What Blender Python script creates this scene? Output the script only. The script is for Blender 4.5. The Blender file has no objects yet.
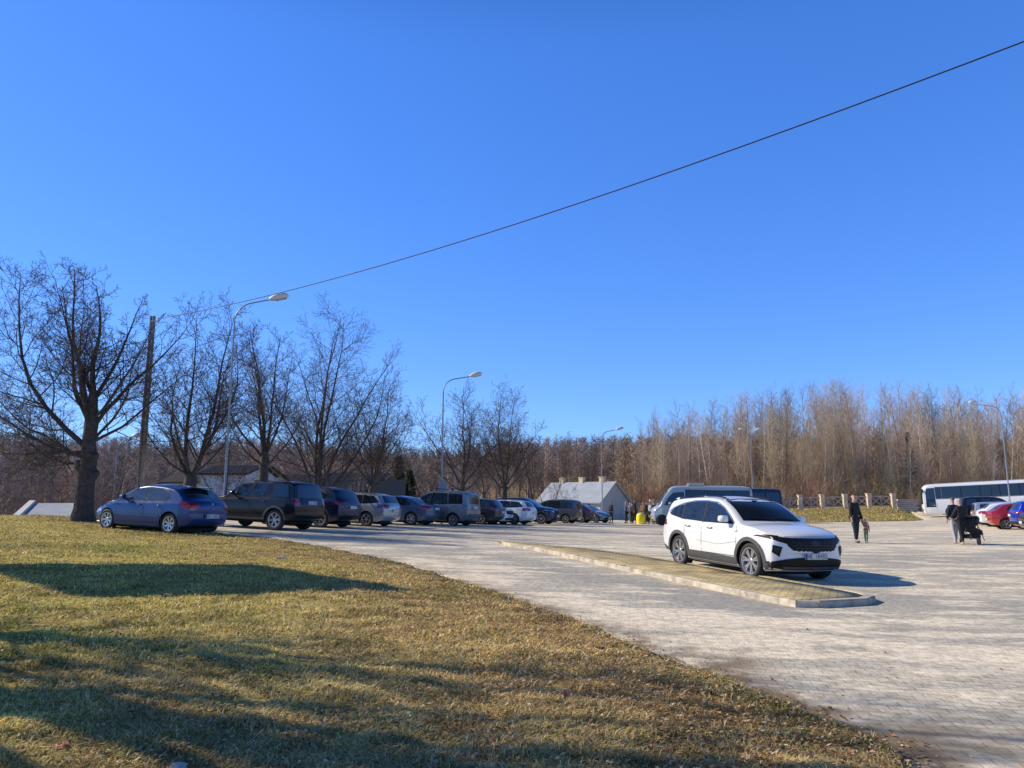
import bpy, bmesh, math, random
import numpy as np
from mathutils import Vector, Matrix
from mathutils.bvhtree import BVHTree
from mathutils.geometry import delaunay_2d_cdt
random.seed(7)
RNG = np.random.default_rng(11)
PI = math.pi
scene = bpy.context.scene
COL = scene.collection

# ------------------------------------------------------------------ camera model
EYE = 1.6
FPX = 745.0
PITCH = math.radians(8.85)
SUN_EL = math.radians(33)
SUN_SH = math.radians(-14)            # direction in which shadows fall, from +x

def ray(px, py):
    a = (px - 512) / FPX; b = (384 - py) / FPX
    dy = math.cos(PITCH) - b * math.sin(PITCH)
    dz = math.sin(PITCH) + b * math.cos(PITCH)
    return a / dy, dz / dy            # x/Y , z/Y
def at(px, py, Y):
    a, b = ray(px, py)
    return Vector((a * Y, Y, EYE + b * Y))

# ------------------------------------------------------------------ terrain
_S = np.array([(-10.1,22,.77),(-8.6,27,.65),(-6.4,33.5,.53),(-3.1,39,.38),(.1,46,.16),(1.9,49,.06),(4.3,54,-.06),
  (8,60,-.2),(10.4,52,-.30),(13.2,29,.05),(17,28.5,.0),(4.7,15.2,.14),(3.9,17.7,.16),(38,72,-.15),(-18,28,.85),
  (0,4,.12),(20,10,0),(-5,8,.35),(30,40,-.1),(25,60,-.2),(5.2,15.2,.04),(4.1,17.7,.08),(5.2,15.2,.04),(4.1,17.7,.08),(6.8,14.6,.0)])
def _basis(x, y):
    return np.stack([np.ones_like(x), x, y, x*x, x*y, y*y], -1)
_C = np.linalg.lstsq(_basis(_S[:,0], _S[:,1]), _S[:,2], rcond=None)[0]
FALL = np.array([(-400,-60),(-70,12),(-45,25),(-19,29.3),(-16,30.2),(-14.5,33),(-12.3,38.5),(-10.3,44),(-7,51),(-3,58),(1,66),(2,90),(2,900)], float)
def ss(a, b, v):
    t = np.clip((v - a) / (b - a), 0, 1); return t*t*(3-2*t)
def fall_dist(x, y):
    best = np.full(x.shape, 1e9); sg = np.zeros(x.shape)
    for i in range(len(FALL)-1):
        a = FALL[i]; d = FALL[i+1]-a; L2 = d@d
        t = np.clip(((x-a[0])*d[0]+(y-a[1])*d[1])/L2, 0, 1)
        ex = x-a[0]-t*d[0]; ey = y-a[1]-t*d[1]
        q = ex*ex+ey*ey
        s = np.sign(d[0]*(y-a[1])-d[1]*(x-a[0]))
        m = q < best; best = np.where(m, q, best); sg = np.where(m, s, sg)
    return np.sqrt(best)*sg
def T(x, y):
    x = np.asarray(x, float); y = np.asarray(y, float)
    cx = np.clip(x, -22, 48); cy = np.clip(y, 0, 76)
    z = _basis(cx, cy) @ _C
    z = np.clip(z, -.45, 1.0) - .075*np.exp(-((x-6)**2+(y-15.5)**2)/40)
    d = fall_dist(x, y)
    z = z - 5.2*ss(0, 22, d)
    bank = ss(13.5, 18, x)*(1-ss(-3.0, 0.2, x-.535*y))
    z = z + bank*.85*ss(64.5, 80, y) + .35*ss(75, 100, y)
    A = 22 - 8*ss(-150, 60, x)
    hill = A*ss(105, 380, y + .25*np.abs(x))
    hill = hill + (1.6*np.sin(x*.021+1.3)+1.1*np.sin(x*.05+y*.02)+.5*np.sin(x*.13))*ss(150, 350, y)
    return z + hill
def Tz(x, y): return float(T(np.array([x]), np.array([y]))[0])
def ground(px, py, zo=0.0):
    a, b = ray(px, py)
    Y = 2.0
    prev = None
    while Y < 150:
        f = EYE + b*Y - Tz(a*Y, Y) - zo
        if f < 0:
            lo, hi = prev or 1.0, Y
            for _ in range(30):
                m = (lo+hi)/2
                if EYE + b*m - Tz(a*m, m) - zo < 0: hi = m
                else: lo = m
            Y = (lo+hi)/2; break
        prev = Y; Y += .25
    return (a*Y, Y)

# ------------------------------------------------------------------ noise in numpy
def vnoise(x, y, s, seed=0):
    r = np.random.default_rng(seed).random((256, 256))
    u = x/s+1000.3; v = y/s+1000.7
    i = np.floor(u).astype(int); j = np.floor(v).astype(int)
    fu = u-i; fv = v-j; fu = fu*fu*(3-2*fu); fv = fv*fv*(3-2*fv)
    g = lambda a, b: r[a % 256, b % 256]
    return (g(i,j)*(1-fu)+g(i+1,j)*fu)*(1-fv)+(g(i,j+1)*(1-fu)+g(i+1,j+1)*fu)*fv
def fbm(x, y, s, seed=0, o=4):
    t = 0; a = .5; n = 0
    for k in range(o):
        t = t + a*vnoise(x, y, s/2**k, seed+k); n += a; a *= .55
    return t/n

# ------------------------------------------------------------------ materials
def newmat(name):
    m = bpy.data.materials.new(name); m.use_nodes = True
    nt = m.node_tree; b = nt.nodes['Principled BSDF']
    return m, nt, b
def simple(name, col, rough=.6, metal=0, coat=0, noise=0.0, nscale=6, spec=.5, bump=0, coatr=.05):
    m, nt, b = newmat(name)
    b.inputs['Base Color'].default_value = (*col, 1)
    b.inputs['Roughness'].default_value = rough
    b.inputs['Metallic'].default_value = metal
    b.inputs['Specular IOR Level'].default_value = spec
    b.inputs['Coat Weight'].default_value = coat
    b.inputs['Coat Roughness'].default_value = coatr
    if noise or bump:
        tc = nt.nodes.new('ShaderNodeTexCoord'); n = nt.nodes.new('ShaderNodeTexNoise')
        n.inputs['Scale'].default_value = nscale; n.inputs['Detail'].default_value = 5
        nt.links.new(tc.outputs['Object'], n.inputs['Vector'])
    if noise:
        r = nt.nodes.new('ShaderNodeMapRange'); r.inputs['From Min'].default_value = .3; r.inputs['From Max'].default_value = .7
        r.inputs['To Min'].default_value = 1-noise; r.inputs['To Max'].default_value = 1+noise
        mx = nt.nodes.new('ShaderNodeVectorMath'); mx.operation = 'SCALE'
        mx.inputs[0].default_value = col
        nt.links.new(n.outputs['Fac'], r.inputs['Value']); nt.links.new(r.outputs['Result'], mx.inputs['Scale'])
        nt.links.new(mx.outputs['Vector'], b.inputs['Base Color'])
    if bump:
        bp = nt.nodes.new('ShaderNodeBump'); bp.inputs['Strength'].default_value = bump
        nt.links.new(n.outputs['Fac'], bp.inputs['Height']); nt.links.new(bp.outputs['Normal'], b.inputs['Normal'])
    return m
def vary(m):
    nt = m.node_tree; b = nt.nodes['Principled BSDF']; src = b.inputs['Base Color'].links[0].from_socket
    oi = nt.nodes.new('ShaderNodeObjectInfo'); r = nt.nodes.new('ShaderNodeMapRange'); r.inputs['To Min'].default_value = .45; r.inputs['To Max'].default_value = 1.55
    v = nt.nodes.new('ShaderNodeVectorMath'); v.operation = 'SCALE'
    nt.links.new(oi.outputs['Random'], r.inputs['Value']); nt.links.new(src, v.inputs[0]); nt.links.new(r.outputs[0], v.inputs['Scale']); nt.links.new(v.outputs[0], b.inputs['Base Color'])
def paint(name, col, metal=.25, rough=.35, dust=.12):
    """car paint under clear coat with a film of road dust low on the body"""
    m, nt, b = newmat(name)
    b.inputs['Roughness'].default_value = rough; b.inputs['Metallic'].default_value = metal
    b.inputs['Coat Weight'].default_value = .45 if max(col) < .3 else 1; b.inputs['Coat Roughness'].default_value = .06; b.inputs['Specular IOR Level'].default_value = .25 if max(col) < .05 else .5
    tc = nt.nodes.new('ShaderNodeTexCoord'); sep = nt.nodes.new('ShaderNodeSeparateXYZ')
    nt.links.new(tc.outputs['Object'], sep.inputs[0])
    n = nt.nodes.new('ShaderNodeTexNoise'); n.inputs['Scale'].default_value = 7; n.inputs['Detail'].default_value = 6
    nt.links.new(tc.outputs['Object'], n.inputs['Vector'])
    mr = nt.nodes.new('ShaderNodeMapRange'); mr.inputs['From Min'].default_value = .9; mr.inputs['From Max'].default_value = .25
    mr.inputs['To Min'].default_value = dust*.3; mr.inputs['To Max'].default_value = dust*4
    nt.links.new(sep.outputs['Z'], mr.inputs['Value'])
    mu = nt.nodes.new('ShaderNodeMath'); mu.operation = 'MULTIPLY'
    nt.links.new(mr.outputs['Result'], mu.inputs[0]); nt.links.new(n.outputs['Fac'], mu.inputs[1])
    mix = nt.nodes.new('ShaderNodeMix'); mix.data_type = 'RGBA'
    mix.inputs['A'].default_value = (*col, 1); mix.inputs['B'].default_value = (.30, .26, .21, 1)
    nt.links.new(mu.outputs[0], mix.inputs['Factor']); nt.links.new(mix.outputs['Result'], b.inputs['Base Color'])
    ad = nt.nodes.new('ShaderNodeMath'); ad.operation = 'MULTIPLY_ADD'; ad.inputs[1].default_value = .5; ad.inputs[2].default_value = .04
    nt.links.new(mu.outputs[0], ad.inputs[0]); nt.links.new(ad.outputs[0], b.inputs['Coat Roughness'])
    return m
def attrmat(name, rough=.8, spec=.2, trans=0):
    m, nt, b = newmat(name)
    a = nt.nodes.new('ShaderNodeAttribute'); a.attribute_name = 'Col'
    nt.links.new(a.outputs['Color'], b.inputs['Base Color'])
    b.inputs['Roughness'].default_value = rough; b.inputs['Specular IOR Level'].default_value = spec
    if trans:
        t = nt.nodes.new('ShaderNodeBsdfTranslucent'); nt.links.new(a.outputs['Color'], t.inputs['Color'])
        mx = nt.nodes.new('ShaderNodeMixShader'); mx.inputs[0].default_value = trans
        o = nt.nodes['Material Output']
        nt.links.new(b.outputs[0], mx.inputs[1]); nt.links.new(t.outputs[0], mx.inputs[2]); nt.links.new(mx.outputs[0], o.inputs['Surface'])
    return m

M = {}
M['glass'] = simple('tinted_glass', (.012,.018,.024), rough=.02, spec=.9, coat=0)
M['glass_light'] = simple('clear_glass', (.05,.065,.07), rough=.03, spec=1.0)
M['tyre'] = simple('tyre_rubber', (.022,.021,.02), rough=.75, noise=.25, nscale=30)
M['rim'] = simple('alloy', (.55,.56,.58), rough=.28, metal=.85)
M['rimdark'] = simple('dark_rim_metal', (.03,.03,.032), rough=.5, metal=.3)  # dark finish of rim backs, dark rims, grille bars and fog lenses
M['cavity'] = simple('arch_liner', (.008,.008,.008), rough=.95)
M['plastic'] = simple('grey_cladding', (.075,.076,.08), rough=.55, noise=.12, nscale=9)
M['blackplastic'] = simple('black_plastic', (.010,.010,.011), rough=.5, spec=.25)
M['gap'] = simple('panel_gap', (.02,.02,.022), rough=.8)
M['chrome'] = simple('satin_chrome', (.6,.61,.62), rough=.2, metal=1)
M['red_lamp'] = simple('red_lamp', (.35,.01,.012), rough=.12, coat=1)
M['amber'] = simple('amber_lamp', (.6,.16,.01), rough=.12, coat=1)
M['lamp'] = simple('head_lamp', (.45,.47,.5), rough=.08, metal=.4, coat=1)
M['plate'] = simple('plate_white', (.62,.62,.6), rough=.45)
M['platebl'] = simple('plate_blue', (.01,.03,.25), rough=.45)
M['text'] = simple('plate_text', (.01,.01,.01), rough=.6)
M['galv'] = simple('galvanised_steel', (.30,.31,.32), rough=.45, metal=.5, noise=.15, nscale=12)
M['lampshell'] = simple('lamp_shell', (.72,.68,.6), rough=.4, noise=.06)
M['lens'] = simple('lamp_lens', (.5,.5,.47), rough=.12, coat=.6)
M['wire'] = simple('wire_black', (.015,.015,.015), rough=.6)
M['concrete'] = simple('pole_concrete', (.30,.27,.22), rough=.9, noise=.3, nscale=5, bump=.3)
M['kerb'] = simple('kerb_concrete', (.52,.45,.34), rough=.95, noise=.40, nscale=5, bump=.5)
M['kerbold'] = simple('dusty_kerb', (.46,.37,.20), rough=.95, noise=.3, nscale=9)
M['wallw'] = simple('render_white', (.62,.6,.55), rough=.9, noise=.08, nscale=2)
M['wally'] = simple('render_yellow', (.55,.42,.22), rough=.9, noise=.1, nscale=2)
M['wallb'] = simple('render_beige', (.46,.42,.36), rough=.9, noise=.07, nscale=1.5)
M['stone'] = simple('sandstone', (.72,.56,.36), rough=.95, noise=.25, nscale=6, bump=.4)
M['wood'] = simple('grey_wood', (.44,.36,.29), rough=.85, noise=.3, nscale=14)
M['woodpale'] = simple('pale_wood', (.5,.46,.4), rough=.85, noise=.3, nscale=10)
def roofmat(name, col, sc):
    m, nt, b = newmat(name)
    tc = nt.nodes.new('ShaderNodeTexCoord'); w = nt.nodes.new('ShaderNodeTexWave')
    w.inputs['Scale'].default_value = sc; w.inputs['Distortion'].default_value = .3
    n = nt.nodes.new('ShaderNodeTexNoise'); n.inputs['Scale'].default_value = 1.2; n.inputs['Detail'].default_value = 4
    nt.links.new(tc.outputs['Object'], w.inputs['Vector']); nt.links.new(tc.outputs['Object'], n.inputs['Vector'])
    r = nt.nodes.new('ShaderNodeMapRange'); r.inputs['To Min'].default_value = .75; r.inputs['To Max'].default_value = 1.25
    nt.links.new(n.outputs['Fac'], r.inputs['Value'])
    v = nt.nodes.new('ShaderNodeVectorMath'); v.operation = 'SCALE'; v.inputs[0].default_value = col
    nt.links.new(r.outputs[0], v.inputs['Scale']); nt.links.new(v.outputs[0], b.inputs['Base Color'])
    bp = nt.nodes.new('ShaderNodeBump'); bp.inputs['Strength'].default_value = .5; bp.inputs['Distance'].default_value = .05
    nt.links.new(w.outputs['Fac'], bp.inputs['Height']); nt.links.new(bp.outputs[0], b.inputs['Normal'])
    b.inputs['Roughness'].default_value = .85; b.inputs['Specular IOR Level'].default_value = .05
    return m
M['roofgrey'] = roofmat('roof_grey', (.40,.43,.46), 3)
M['roofblue'] = roofmat('roof_slate', (.022,.030,.048), 12)
M['roofdark'] = roofmat('roof_dark', (.07,.06,.06), 3)
M['bark'] = simple('bark', (.085,.066,.05), rough=.95, noise=.4, nscale=8, bump=.6)
M['twig'] = simple('twig', (.115,.078,.062), rough=.9, noise=.25, nscale=3)
M['birchbark'] = simple('pale_bark', (.66,.56,.42), rough=.9, noise=.45, nscale=5)
M['brownbark'] = simple('brown_bark', (.40,.30,.21), rough=.9, noise=.4, nscale=5)
M['twigb'] = simple('brown_twig', (.47,.35,.25), rough=.9, noise=.25, nscale=.6)
M['twigp'] = simple('purple_twig', (.47,.37,.30), rough=.9, noise=.25, nscale=.6)
M['twigo'] = simple('olive_twig', (.45,.36,.23), rough=.9, noise=.25, nscale=.6)
for k_ in ('twigb','twigp','twigo','birchbark','brownbark'): vary(M[k_])
M['needle'] = simple('needles', (.07,.10,.035), rough=.8, noise=.4, nscale=4)
M['skin'] = simple('skin', (.5,.3,.22), rough=.5)
M['hairb'] = simple('brown_hair', (.12,.07,.035), rough=.6)
M['hairl'] = simple('fair_hair', (.38,.27,.15), rough=.6)
M['black'] = simple('black_cloth', (.012,.012,.014), rough=.8)
M['navy'] = simple('navy_cloth', (.015,.018,.03), rough=.8)
M['palecloth'] = simple('pale_cloth', (.42,.42,.43), rough=.9)
M['greycloth'] = simple('grey_cloth', (.16,.18,.22), rough=.9)
M['tan'] = simple('tan_cloth', (.34,.2,.1), rough=.9)
M['pink'] = simple('pink_cloth', (.6,.3,.3), rough=.9)
M['yellow'] = simple('yellow_cloth', (1.0,.84,.03), rough=.7)
M['green'] = simple('green_cloth', (.22,.27,.15), rough=.9)
M['shoe'] = simple('pale_shoe', (.45,.34,.27), rough=.7)
M['darkshoe'] = simple('dark_shoe', (.03,.025,.022), rough=.6)

# ------------------------------------------------------------------ object helpers
def link(name, me, mats, parent=None, loc=None, smooth=None):
    o = bpy.data.objects.new(name, me); COL.objects.link(o)
    if not isinstance(mats, (list, tuple)): mats = [mats]
    if len(me.materials) == 0:
        for m in mats: me.materials.append(m)
    if parent is not None: o.parent = parent
    if loc is not None: o.location = loc
    if smooth is not None:
        me.shade_smooth()
        if smooth < 179: me.set_sharp_from_angle(angle=math.radians(smooth))
    return o
def tag(o, label=None, cat=None, group=None, kind=None):
    if label: o['label'] = label
    if cat: o['category'] = cat
    if group: o['group'] = group
    if kind: o['kind'] = kind
    return o
def empty(name, loc, rz=0, label=None, cat=None, group=None):
    o = bpy.data.objects.new(name, None); COL.objects.link(o); o.location = loc; o.rotation_euler = (0,0,rz)
    o.empty_display_size = .2
    return tag(o, label, cat, group)
def copy_tree(o, parent=None):
    c = o.copy(); COL.objects.link(c)
    if parent is not None: c.parent = parent
    for ch in list(o.children): copy_tree(ch, c)
    return c
class MB:
    def __init__(s): s.v = []; s.f = []; s.m = []; s.mi = 0
    def add(s, vs, fs):
        n = len(s.v); s.v += [tuple(p) for p in vs]; s.f += [tuple(i+n for i in f) for f in fs]; s.m += [s.mi]*len(fs)
    def box(s, c, d, rz=0, mat=None):
        R = Matrix.Rotation(rz, 3, 'Z') if mat is None else mat
        vs = [Vector(c)+R@Vector((sx*d[0]/2, sy*d[1]/2, sz*d[2]/2)) for sz in (-1,1) for sy in (-1,1) for sx in (-1,1)]
        s.add(vs, [(0,2,3,1),(4,5,7,6),(0,1,5,4),(2,6,7,3),(0,4,6,2),(1,3,7,5)])
    def bar(s, a, b, w, h=None):
        a = Vector(a); b = Vector(b); d = b-a; L = d.length; h = h or w
        x = d.normalized(); up = Vector((0,0,1)) if abs(x.z) < .95 else Vector((0,1,0))
        y = up.cross(x).normalized(); z = x.cross(y)
        R = Matrix((x, y, z)).transposed()
        s.box((a+b)/2, (L, w, h), mat=R)
    def tube(s, pts, rad, n=8, cap=True, closed=False):
        pts = [Vector(p) for p in pts]; k = len(pts)
        if not isinstance(rad, (list, tuple)): rad = [rad]*k
        d0 = (pts[1]-pts[0]).normalized()
        u = d0.cross(Vector((0,0,1))); u = u.normalized() if u.length > .05 else Vector((1,0,0))
        vs = []
        for i in range(k):
            d = (pts[min(i+1,k-1)]-pts[max(i-1,0)]).normalized()
            u = (u-d*u.dot(d)).normalized(); w = d.cross(u)
            for j in range(n):
                a = 2*PI*j/n; vs.append(pts[i]+(u*math.cos(a)+w*math.sin(a))*rad[i])
        fs = [(i*n+j, i*n+(j+1)%n, (i+1)*n+(j+1)%n, (i+1)*n+j) for i in range(k-1) for j in range(n)]
        if cap: fs += [tuple(range(n))[::-1], tuple(range((k-1)*n, k*n))]
        s.add(vs, fs)
    def lathe(s, prof, c=(0,0,0), axis='z', n=24):
        vs = []; k = len(prof)
        for (r, h) in prof:
            for j in range(n):
                a = 2*PI*j/n; p = (r*math.cos(a), r*math.sin(a), h)
                if axis == 'y': p = (p[0], p[2], p[1])
                vs.append((p[0]+c[0], p[1]+c[1], p[2]+c[2]))
        s.add(vs, [(i*n+j, i*n+(j+1)%n, (i+1)*n+(j+1)%n, (i+1)*n+j) for i in range(k-1) for j in range(n)])
    def prism(s, poly, z0, z1):
        n = len(poly)
        s.add([(x,y,z0) for x,y in poly]+[(x,y,z1) for x,y in poly],
              [tuple(range(n))[::-1], tuple(range(n,2*n))]+[(i,(i+1)%n,n+(i+1)%n,n+i) for i in range(n)])
    def build(s, name, mats, parent=None, loc=None, smooth=None, bevel=0):
        me = bpy.data.meshes.new(name); me.from_pydata(s.v, [], s.f)
        if any(s.m): me.polygons.foreach_set('material_index', s.m)
        if bevel:
            bm = bmesh.new(); bm.from_mesh(me)
            bmesh.ops.recalc_face_normals(bm, faces=bm.faces)
            bmesh.ops.bevel(bm, geom=[e for e in bm.edges if e.is_manifold and e.calc_face_angle(0) > .5], offset=bevel, segments=2, affect='EDGES', profile=.6)
            bm.to_mesh(me); bm.free()
        me.validate()
        return link(name, me, mats, parent, loc, smooth)
def npmesh(name, V, F, mats, parent=None, cols=None, smooth=False, mi=None):
    me = bpy.data.meshes.new(name)
    V = np.asarray(V, np.float32); F = np.asarray(F, np.int32); k = F.shape[1]
    me.vertices.add(len(V)); me.vertices.foreach_set('co', V.ravel())
    me.loops.add(F.size); me.loops.foreach_set('vertex_index', F.ravel())
    me.polygons.add(len(F)); me.polygons.foreach_set('loop_start', np.arange(0, F.size, k, dtype=np.int32))
    if mi is not None: me.polygons.foreach_set('material_index', np.asarray(mi, np.int32))
    me.update(calc_edges=True)
    if cols is not None:
        a = me.color_attributes.new('Col', 'FLOAT_COLOR', 'POINT')
        c = np.ones((len(V), 4), np.float32); c[:, :3] = cols; a.data.foreach_set('color', c.ravel())
    if smooth: me.shade_smooth()
    return link(name, me, mats, parent)

# ------------------------------------------------------------------ world, sun, camera
w = bpy.data.worlds.new('World'); scene.world = w; w.use_nodes = True
nt = w.node_tree; bg = nt.nodes['Background']
sky = nt.nodes.new('ShaderNodeTexSky'); sky.sky_type = 'NISHITA'; sky.sun_disc = False
sky.sun_elevation = SUN_EL
sx, sy = -math.cos(SUN_SH), -math.sin(SUN_SH)
sky.sun_rotation = math.atan2(sx, sy) % (2*PI)
sky.altitude = 300; sky.air_density = 1.0; sky.dust_density = 0.1; sky.ozone_density = 2.0
hs = nt.nodes.new('ShaderNodeHueSaturation'); hs.inputs['Saturation'].default_value = 1.32; hs.inputs['Value'].default_value = 1.0; hs.inputs['Hue'].default_value = .508
tm = nt.nodes.new('ShaderNodeVectorMath'); tm.operation = 'MULTIPLY'; tm.inputs[1].default_value = (.93, 1.16, 1.5)
nt.links.new(sky.outputs[0], hs.inputs['Color']); nt.links.new(hs.outputs[0], tm.inputs[0]); gm_ = nt.nodes.new('ShaderNodeGamma'); gm_.inputs['Gamma'].default_value = .62
tn = nt.nodes.new('ShaderNodeVectorMath'); tn.operation = 'MULTIPLY'; tn.inputs[1].default_value = (.95, 1.34, 2.06)
nt.links.new(tm.outputs[0], gm_.inputs['Color']); nt.links.new(gm_.outputs[0], tn.inputs[0]); # the clear sky deepens towards the zenith
tcw = nt.nodes.new('ShaderNodeTexCoord'); spw = nt.nodes.new('ShaderNodeSeparateXYZ'); nt.links.new(tcw.outputs['Generated'], spw.inputs[0])
zr = nt.nodes.new('ShaderNodeMapRange'); zr.interpolation_type = 'SMOOTHSTEP'; zr.inputs['From Min'].default_value = .53; zr.inputs['From Max'].default_value = .80; zr.inputs['To Min'].default_value = 1; zr.inputs['To Max'].default_value = .06
zs_ = nt.nodes.new('ShaderNodeVectorMath'); zs_.operation = 'SCALE'
nt.links.new(spw.outputs['Z'], zr.inputs['Value']); nt.links.new(tn.outputs[0], zs_.inputs[0]); nt.links.new(zr.outputs[0], zs_.inputs['Scale'])
nt.links.new(zs_.outputs[0], bg.inputs['Color'])
bg.inputs['Strength'].default_value = .15
sl = bpy.data.lights.new('sun', 'SUN'); sl.energy = 5.0; sl.angle = math.radians(.53); sl.color = (1, .90, .73)
so = bpy.data.objects.new('sun', sl); COL.objects.link(so)
sd = Vector((sx*math.cos(SUN_EL), sy*math.cos(SUN_EL), math.sin(SUN_EL)))
so.rotation_euler = sd.to_track_quat('Z', 'Y').to_euler(); so.location = (-20, 10, 30)
cam = bpy.data.cameras.new('camera'); cam.sensor_width = 36; cam.lens = FPX/1024*36; cam.clip_end = 3000; cam.clip_start = .1
co = bpy.data.objects.new('camera', cam); COL.objects.link(co); co.location = (0,0,EYE); co.rotation_euler = (PI/2+PITCH, 0, 0)
scene.camera = co
scene.view_settings.view_transform = 'Standard'; scene.view_settings.look = 'None'; scene.view_settings.exposure = 0

# ------------------------------------------------------------------ GROUND
def axis(a, b, fa, fb, fs, cs):
    xs = list(np.arange(fa, fb+.01, fs)); s = fs; x = fa
    while x > a: s = min(s*1.25, cs); x -= s; xs.insert(0, x)
    s = fs; x = fb
    while x < b: s = min(s*1.25, cs); x += s; xs.append(x)
    return np.array(xs)
gx = axis(-520, 620, -45, 60, 1.0, 9); gy = axis(-60, 720, -5, 100, 1.0, 9)
GX, GY = np.meshgrid(gx, gy); Z = T(GX, GY) - .07
nx, ny = len(gx), len(gy)
V = np.stack([GX.ravel(), GY.ravel(), Z.ravel()], 1)
I = (np.arange(ny-1)[:, None]*nx+np.arange(nx-1)[None]).ravel()
F = np.stack([I, I+1, I+nx+1, I+nx], 1)
def groundmat():
    m, nt, b = newmat('rough_grassland')
    tc = nt.nodes.new('ShaderNodeTexCoord')
    n1 = nt.nodes.new('ShaderNodeTexNoise'); n1.inputs['Scale'].default_value = .12; n1.inputs['Detail'].default_value = 8
    n2 = nt.nodes.new('ShaderNodeTexNoise'); n2.inputs['Scale'].default_value = 3; n2.inputs['Detail'].default_value = 6
    for n in (n1, n2): nt.links.new(tc.outputs['Object'], n.inputs['Vector'])
    r = nt.nodes.new('ShaderNodeValToRGB'); e = r.color_ramp.elements
    e[0].position = .35; e[0].color = (.16,.125,.07,1); e[1].position = .65; e[1].color = (.36,.27,.15,1)
    mx = nt.nodes.new('ShaderNodeMix'); mx.data_type = 'FLOAT'; mx.inputs['Factor'].default_value = .5
    nt.links.new(n1.outputs['Fac'], mx.inputs['A']); nt.links.new(n2.outputs['Fac'], mx.inputs['B'])
    nt.links.new(mx.outputs['Result'], r.inputs['Fac']); nt.links.new(r.outputs[0], b.inputs['Base Color'])
    b.inputs['Roughness'].default_value = 1; b.inputs['Specular IOR Level'].default_value = .1
    return m
gm = groundmat()
tag(npmesh('ground', V, F, gm, smooth=True), 'rough brown grassland and wooded hillside around the car park', 'ground', kind='structure')

# sheets (lot, lawn, verge) by constrained triangulation
def sheet(name, poly, zo, mat, cell, label, cat, skirt=.12, near=None, attr=None):
    P = np.array(poly, float)
    dense = []
    for i in range(len(P)):
        a, b = P[i], P[(i+1) % len(P)]; n = max(1, int(np.linalg.norm(b-a)/cell(*((a+b)/2))))
        for k in range(n): dense.append(a+(b-a)*k/n)
    D = np.array(dense); nb = len(D)
    x0, y0 = D.min(0); x1, y1 = D.max(0)
    pts = []
    y = y0
    while y < y1:
        x = x0; cy = cell(max(-10, min(10, x0)), y)
        while x < x1:
            c = max(cell(x, y), cy*.6)
            pts.append((x+random.uniform(-.1,.1)*c, y+random.uniform(-.1,.1)*c)); x += c
        y += cy
    pts = np.array(pts)
    # inside test
    ins = np.zeros(len(pts), bool); md = np.full(len(pts), 1e9)
    for i in range(nb):
        a, b = D[i], D[(i+1) % nb]
        c = ((a[1] > pts[:,1]) != (b[1] > pts[:,1]))
        with np.errstate(divide='ignore', invalid='ignore'):
            xi = (b[0]-a[0])*(pts[:,1]-a[1])/(b[1]-a[1])+a[0]
        ins ^= c & (pts[:,0] < xi)
        d = b-a; t = np.clip(((pts-a)@d)/(d@d), 0, 1); q = pts-a-t[:,None]*d
        md = np.minimum(md, np.hypot(q[:,0], q[:,1]))
    cs = np.array([cell(px, py) for px, py in pts])
    pts = pts[ins & (md > cs*.35)]
    allp = [Vector(p) for p in D]+[Vector(p) for p in pts]
    edges = [(i, (i+1) % nb) for i in range(nb)]
    r = delaunay_2d_cdt(allp, edges, [], 1, 1e-5)
    v2 = np.array([tuple(p) for p in r[0]]); f = [tuple(t) for t in r[2]]
    z = T(v2[:,0], v2[:,1])+zo
    V = np.column_stack([v2, z])
    bm_e = {}
    for t in f:
        for i in range(3):
            e = (t[i], t[(i+1) % 3]); bm_e[frozenset(e)] = None if frozenset(e) in bm_e else e
    n0 = len(V); extra = []; mp = {}
    F = list(f)
    for e in [q for q in bm_e.values() if q]:
        for q in e:
            if q not in mp: mp[q] = n0+len(extra); extra.append((V[q][0], V[q][1], V[q][2]-skirt))
        F.append((e[1], e[0], mp[e[0]])); F.append((e[1], mp[e[0]], mp[e[1]]))
    V = np.vstack([V, np.array(extra)])
    o = npmesh(name, V, np.array(F), mat, cols=attr(V) if attr else None)
    return tag(o, label, cat, kind='structure')

LEDGE = [(90,521.6),(120,524),(150,526.8),(180,530),(215,533.5),(250,537.5),(280,541),(320,547.5),(360,555.5),(395,563.5),(430,573),(465,585),(500,597),(530,608),(560,619),(600,634),(640,650),(680,667),(720,682),(760,699),(800,715),(830,728),(860,740),(885,755),(905,768)]
edge = [ground(px, py) for px, py in LEDGE]
d = np.array(edge[-1])-np.array(edge[-6]); d /= np.linalg.norm(d)
edge += [tuple(np.array(edge[-1])+d*k+np.array((.06*k*k/6,0))) for k in (1.5, 4, 9)]
E = np.array(edge)
# smooth wiggle for a worn edge
def resample(P, step):
    P = np.array(P); out = [P[0]]
    for i in range(len(P)-1):
        L = np.linalg.norm(P[i+1]-P[i]); n = max(1, int(L/step))
        for k in range(1, n+1): out.append(P[i]+(P[i+1]-P[i])*k/n)
    return np.array(out)
ER = resample(E, .15)
nrm = np.gradient(ER, axis=0); nrm = np.stack([-nrm[:,1], nrm[:,0]], 1); nrm /= np.linalg.norm(nrm, axis=1)[:,None]+1e-9
amp = .05+.10*ss(14, 4, np.hypot(ER[:,0], ER[:,1])) if False else .08
EW = ER + nrm*((fbm(ER[:,0], ER[:,1], .6, 5)-.5)*2*amp*1.6)[:,None]
def edge_dist(x, y):
    best = np.full(np.shape(x), 1e9)
    for i in range(0, len(E)-1):
        a = E[i]; dd = E[i+1]-a
        t = np.clip(((x-a[0])*dd[0]+(y-a[1])*dd[1])/(dd@dd), 0, 1)
        best = np.minimum(best, np.hypot(x-a[0]-t*dd[0], y-a[1]-t*dd[1]))
    return best
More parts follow.
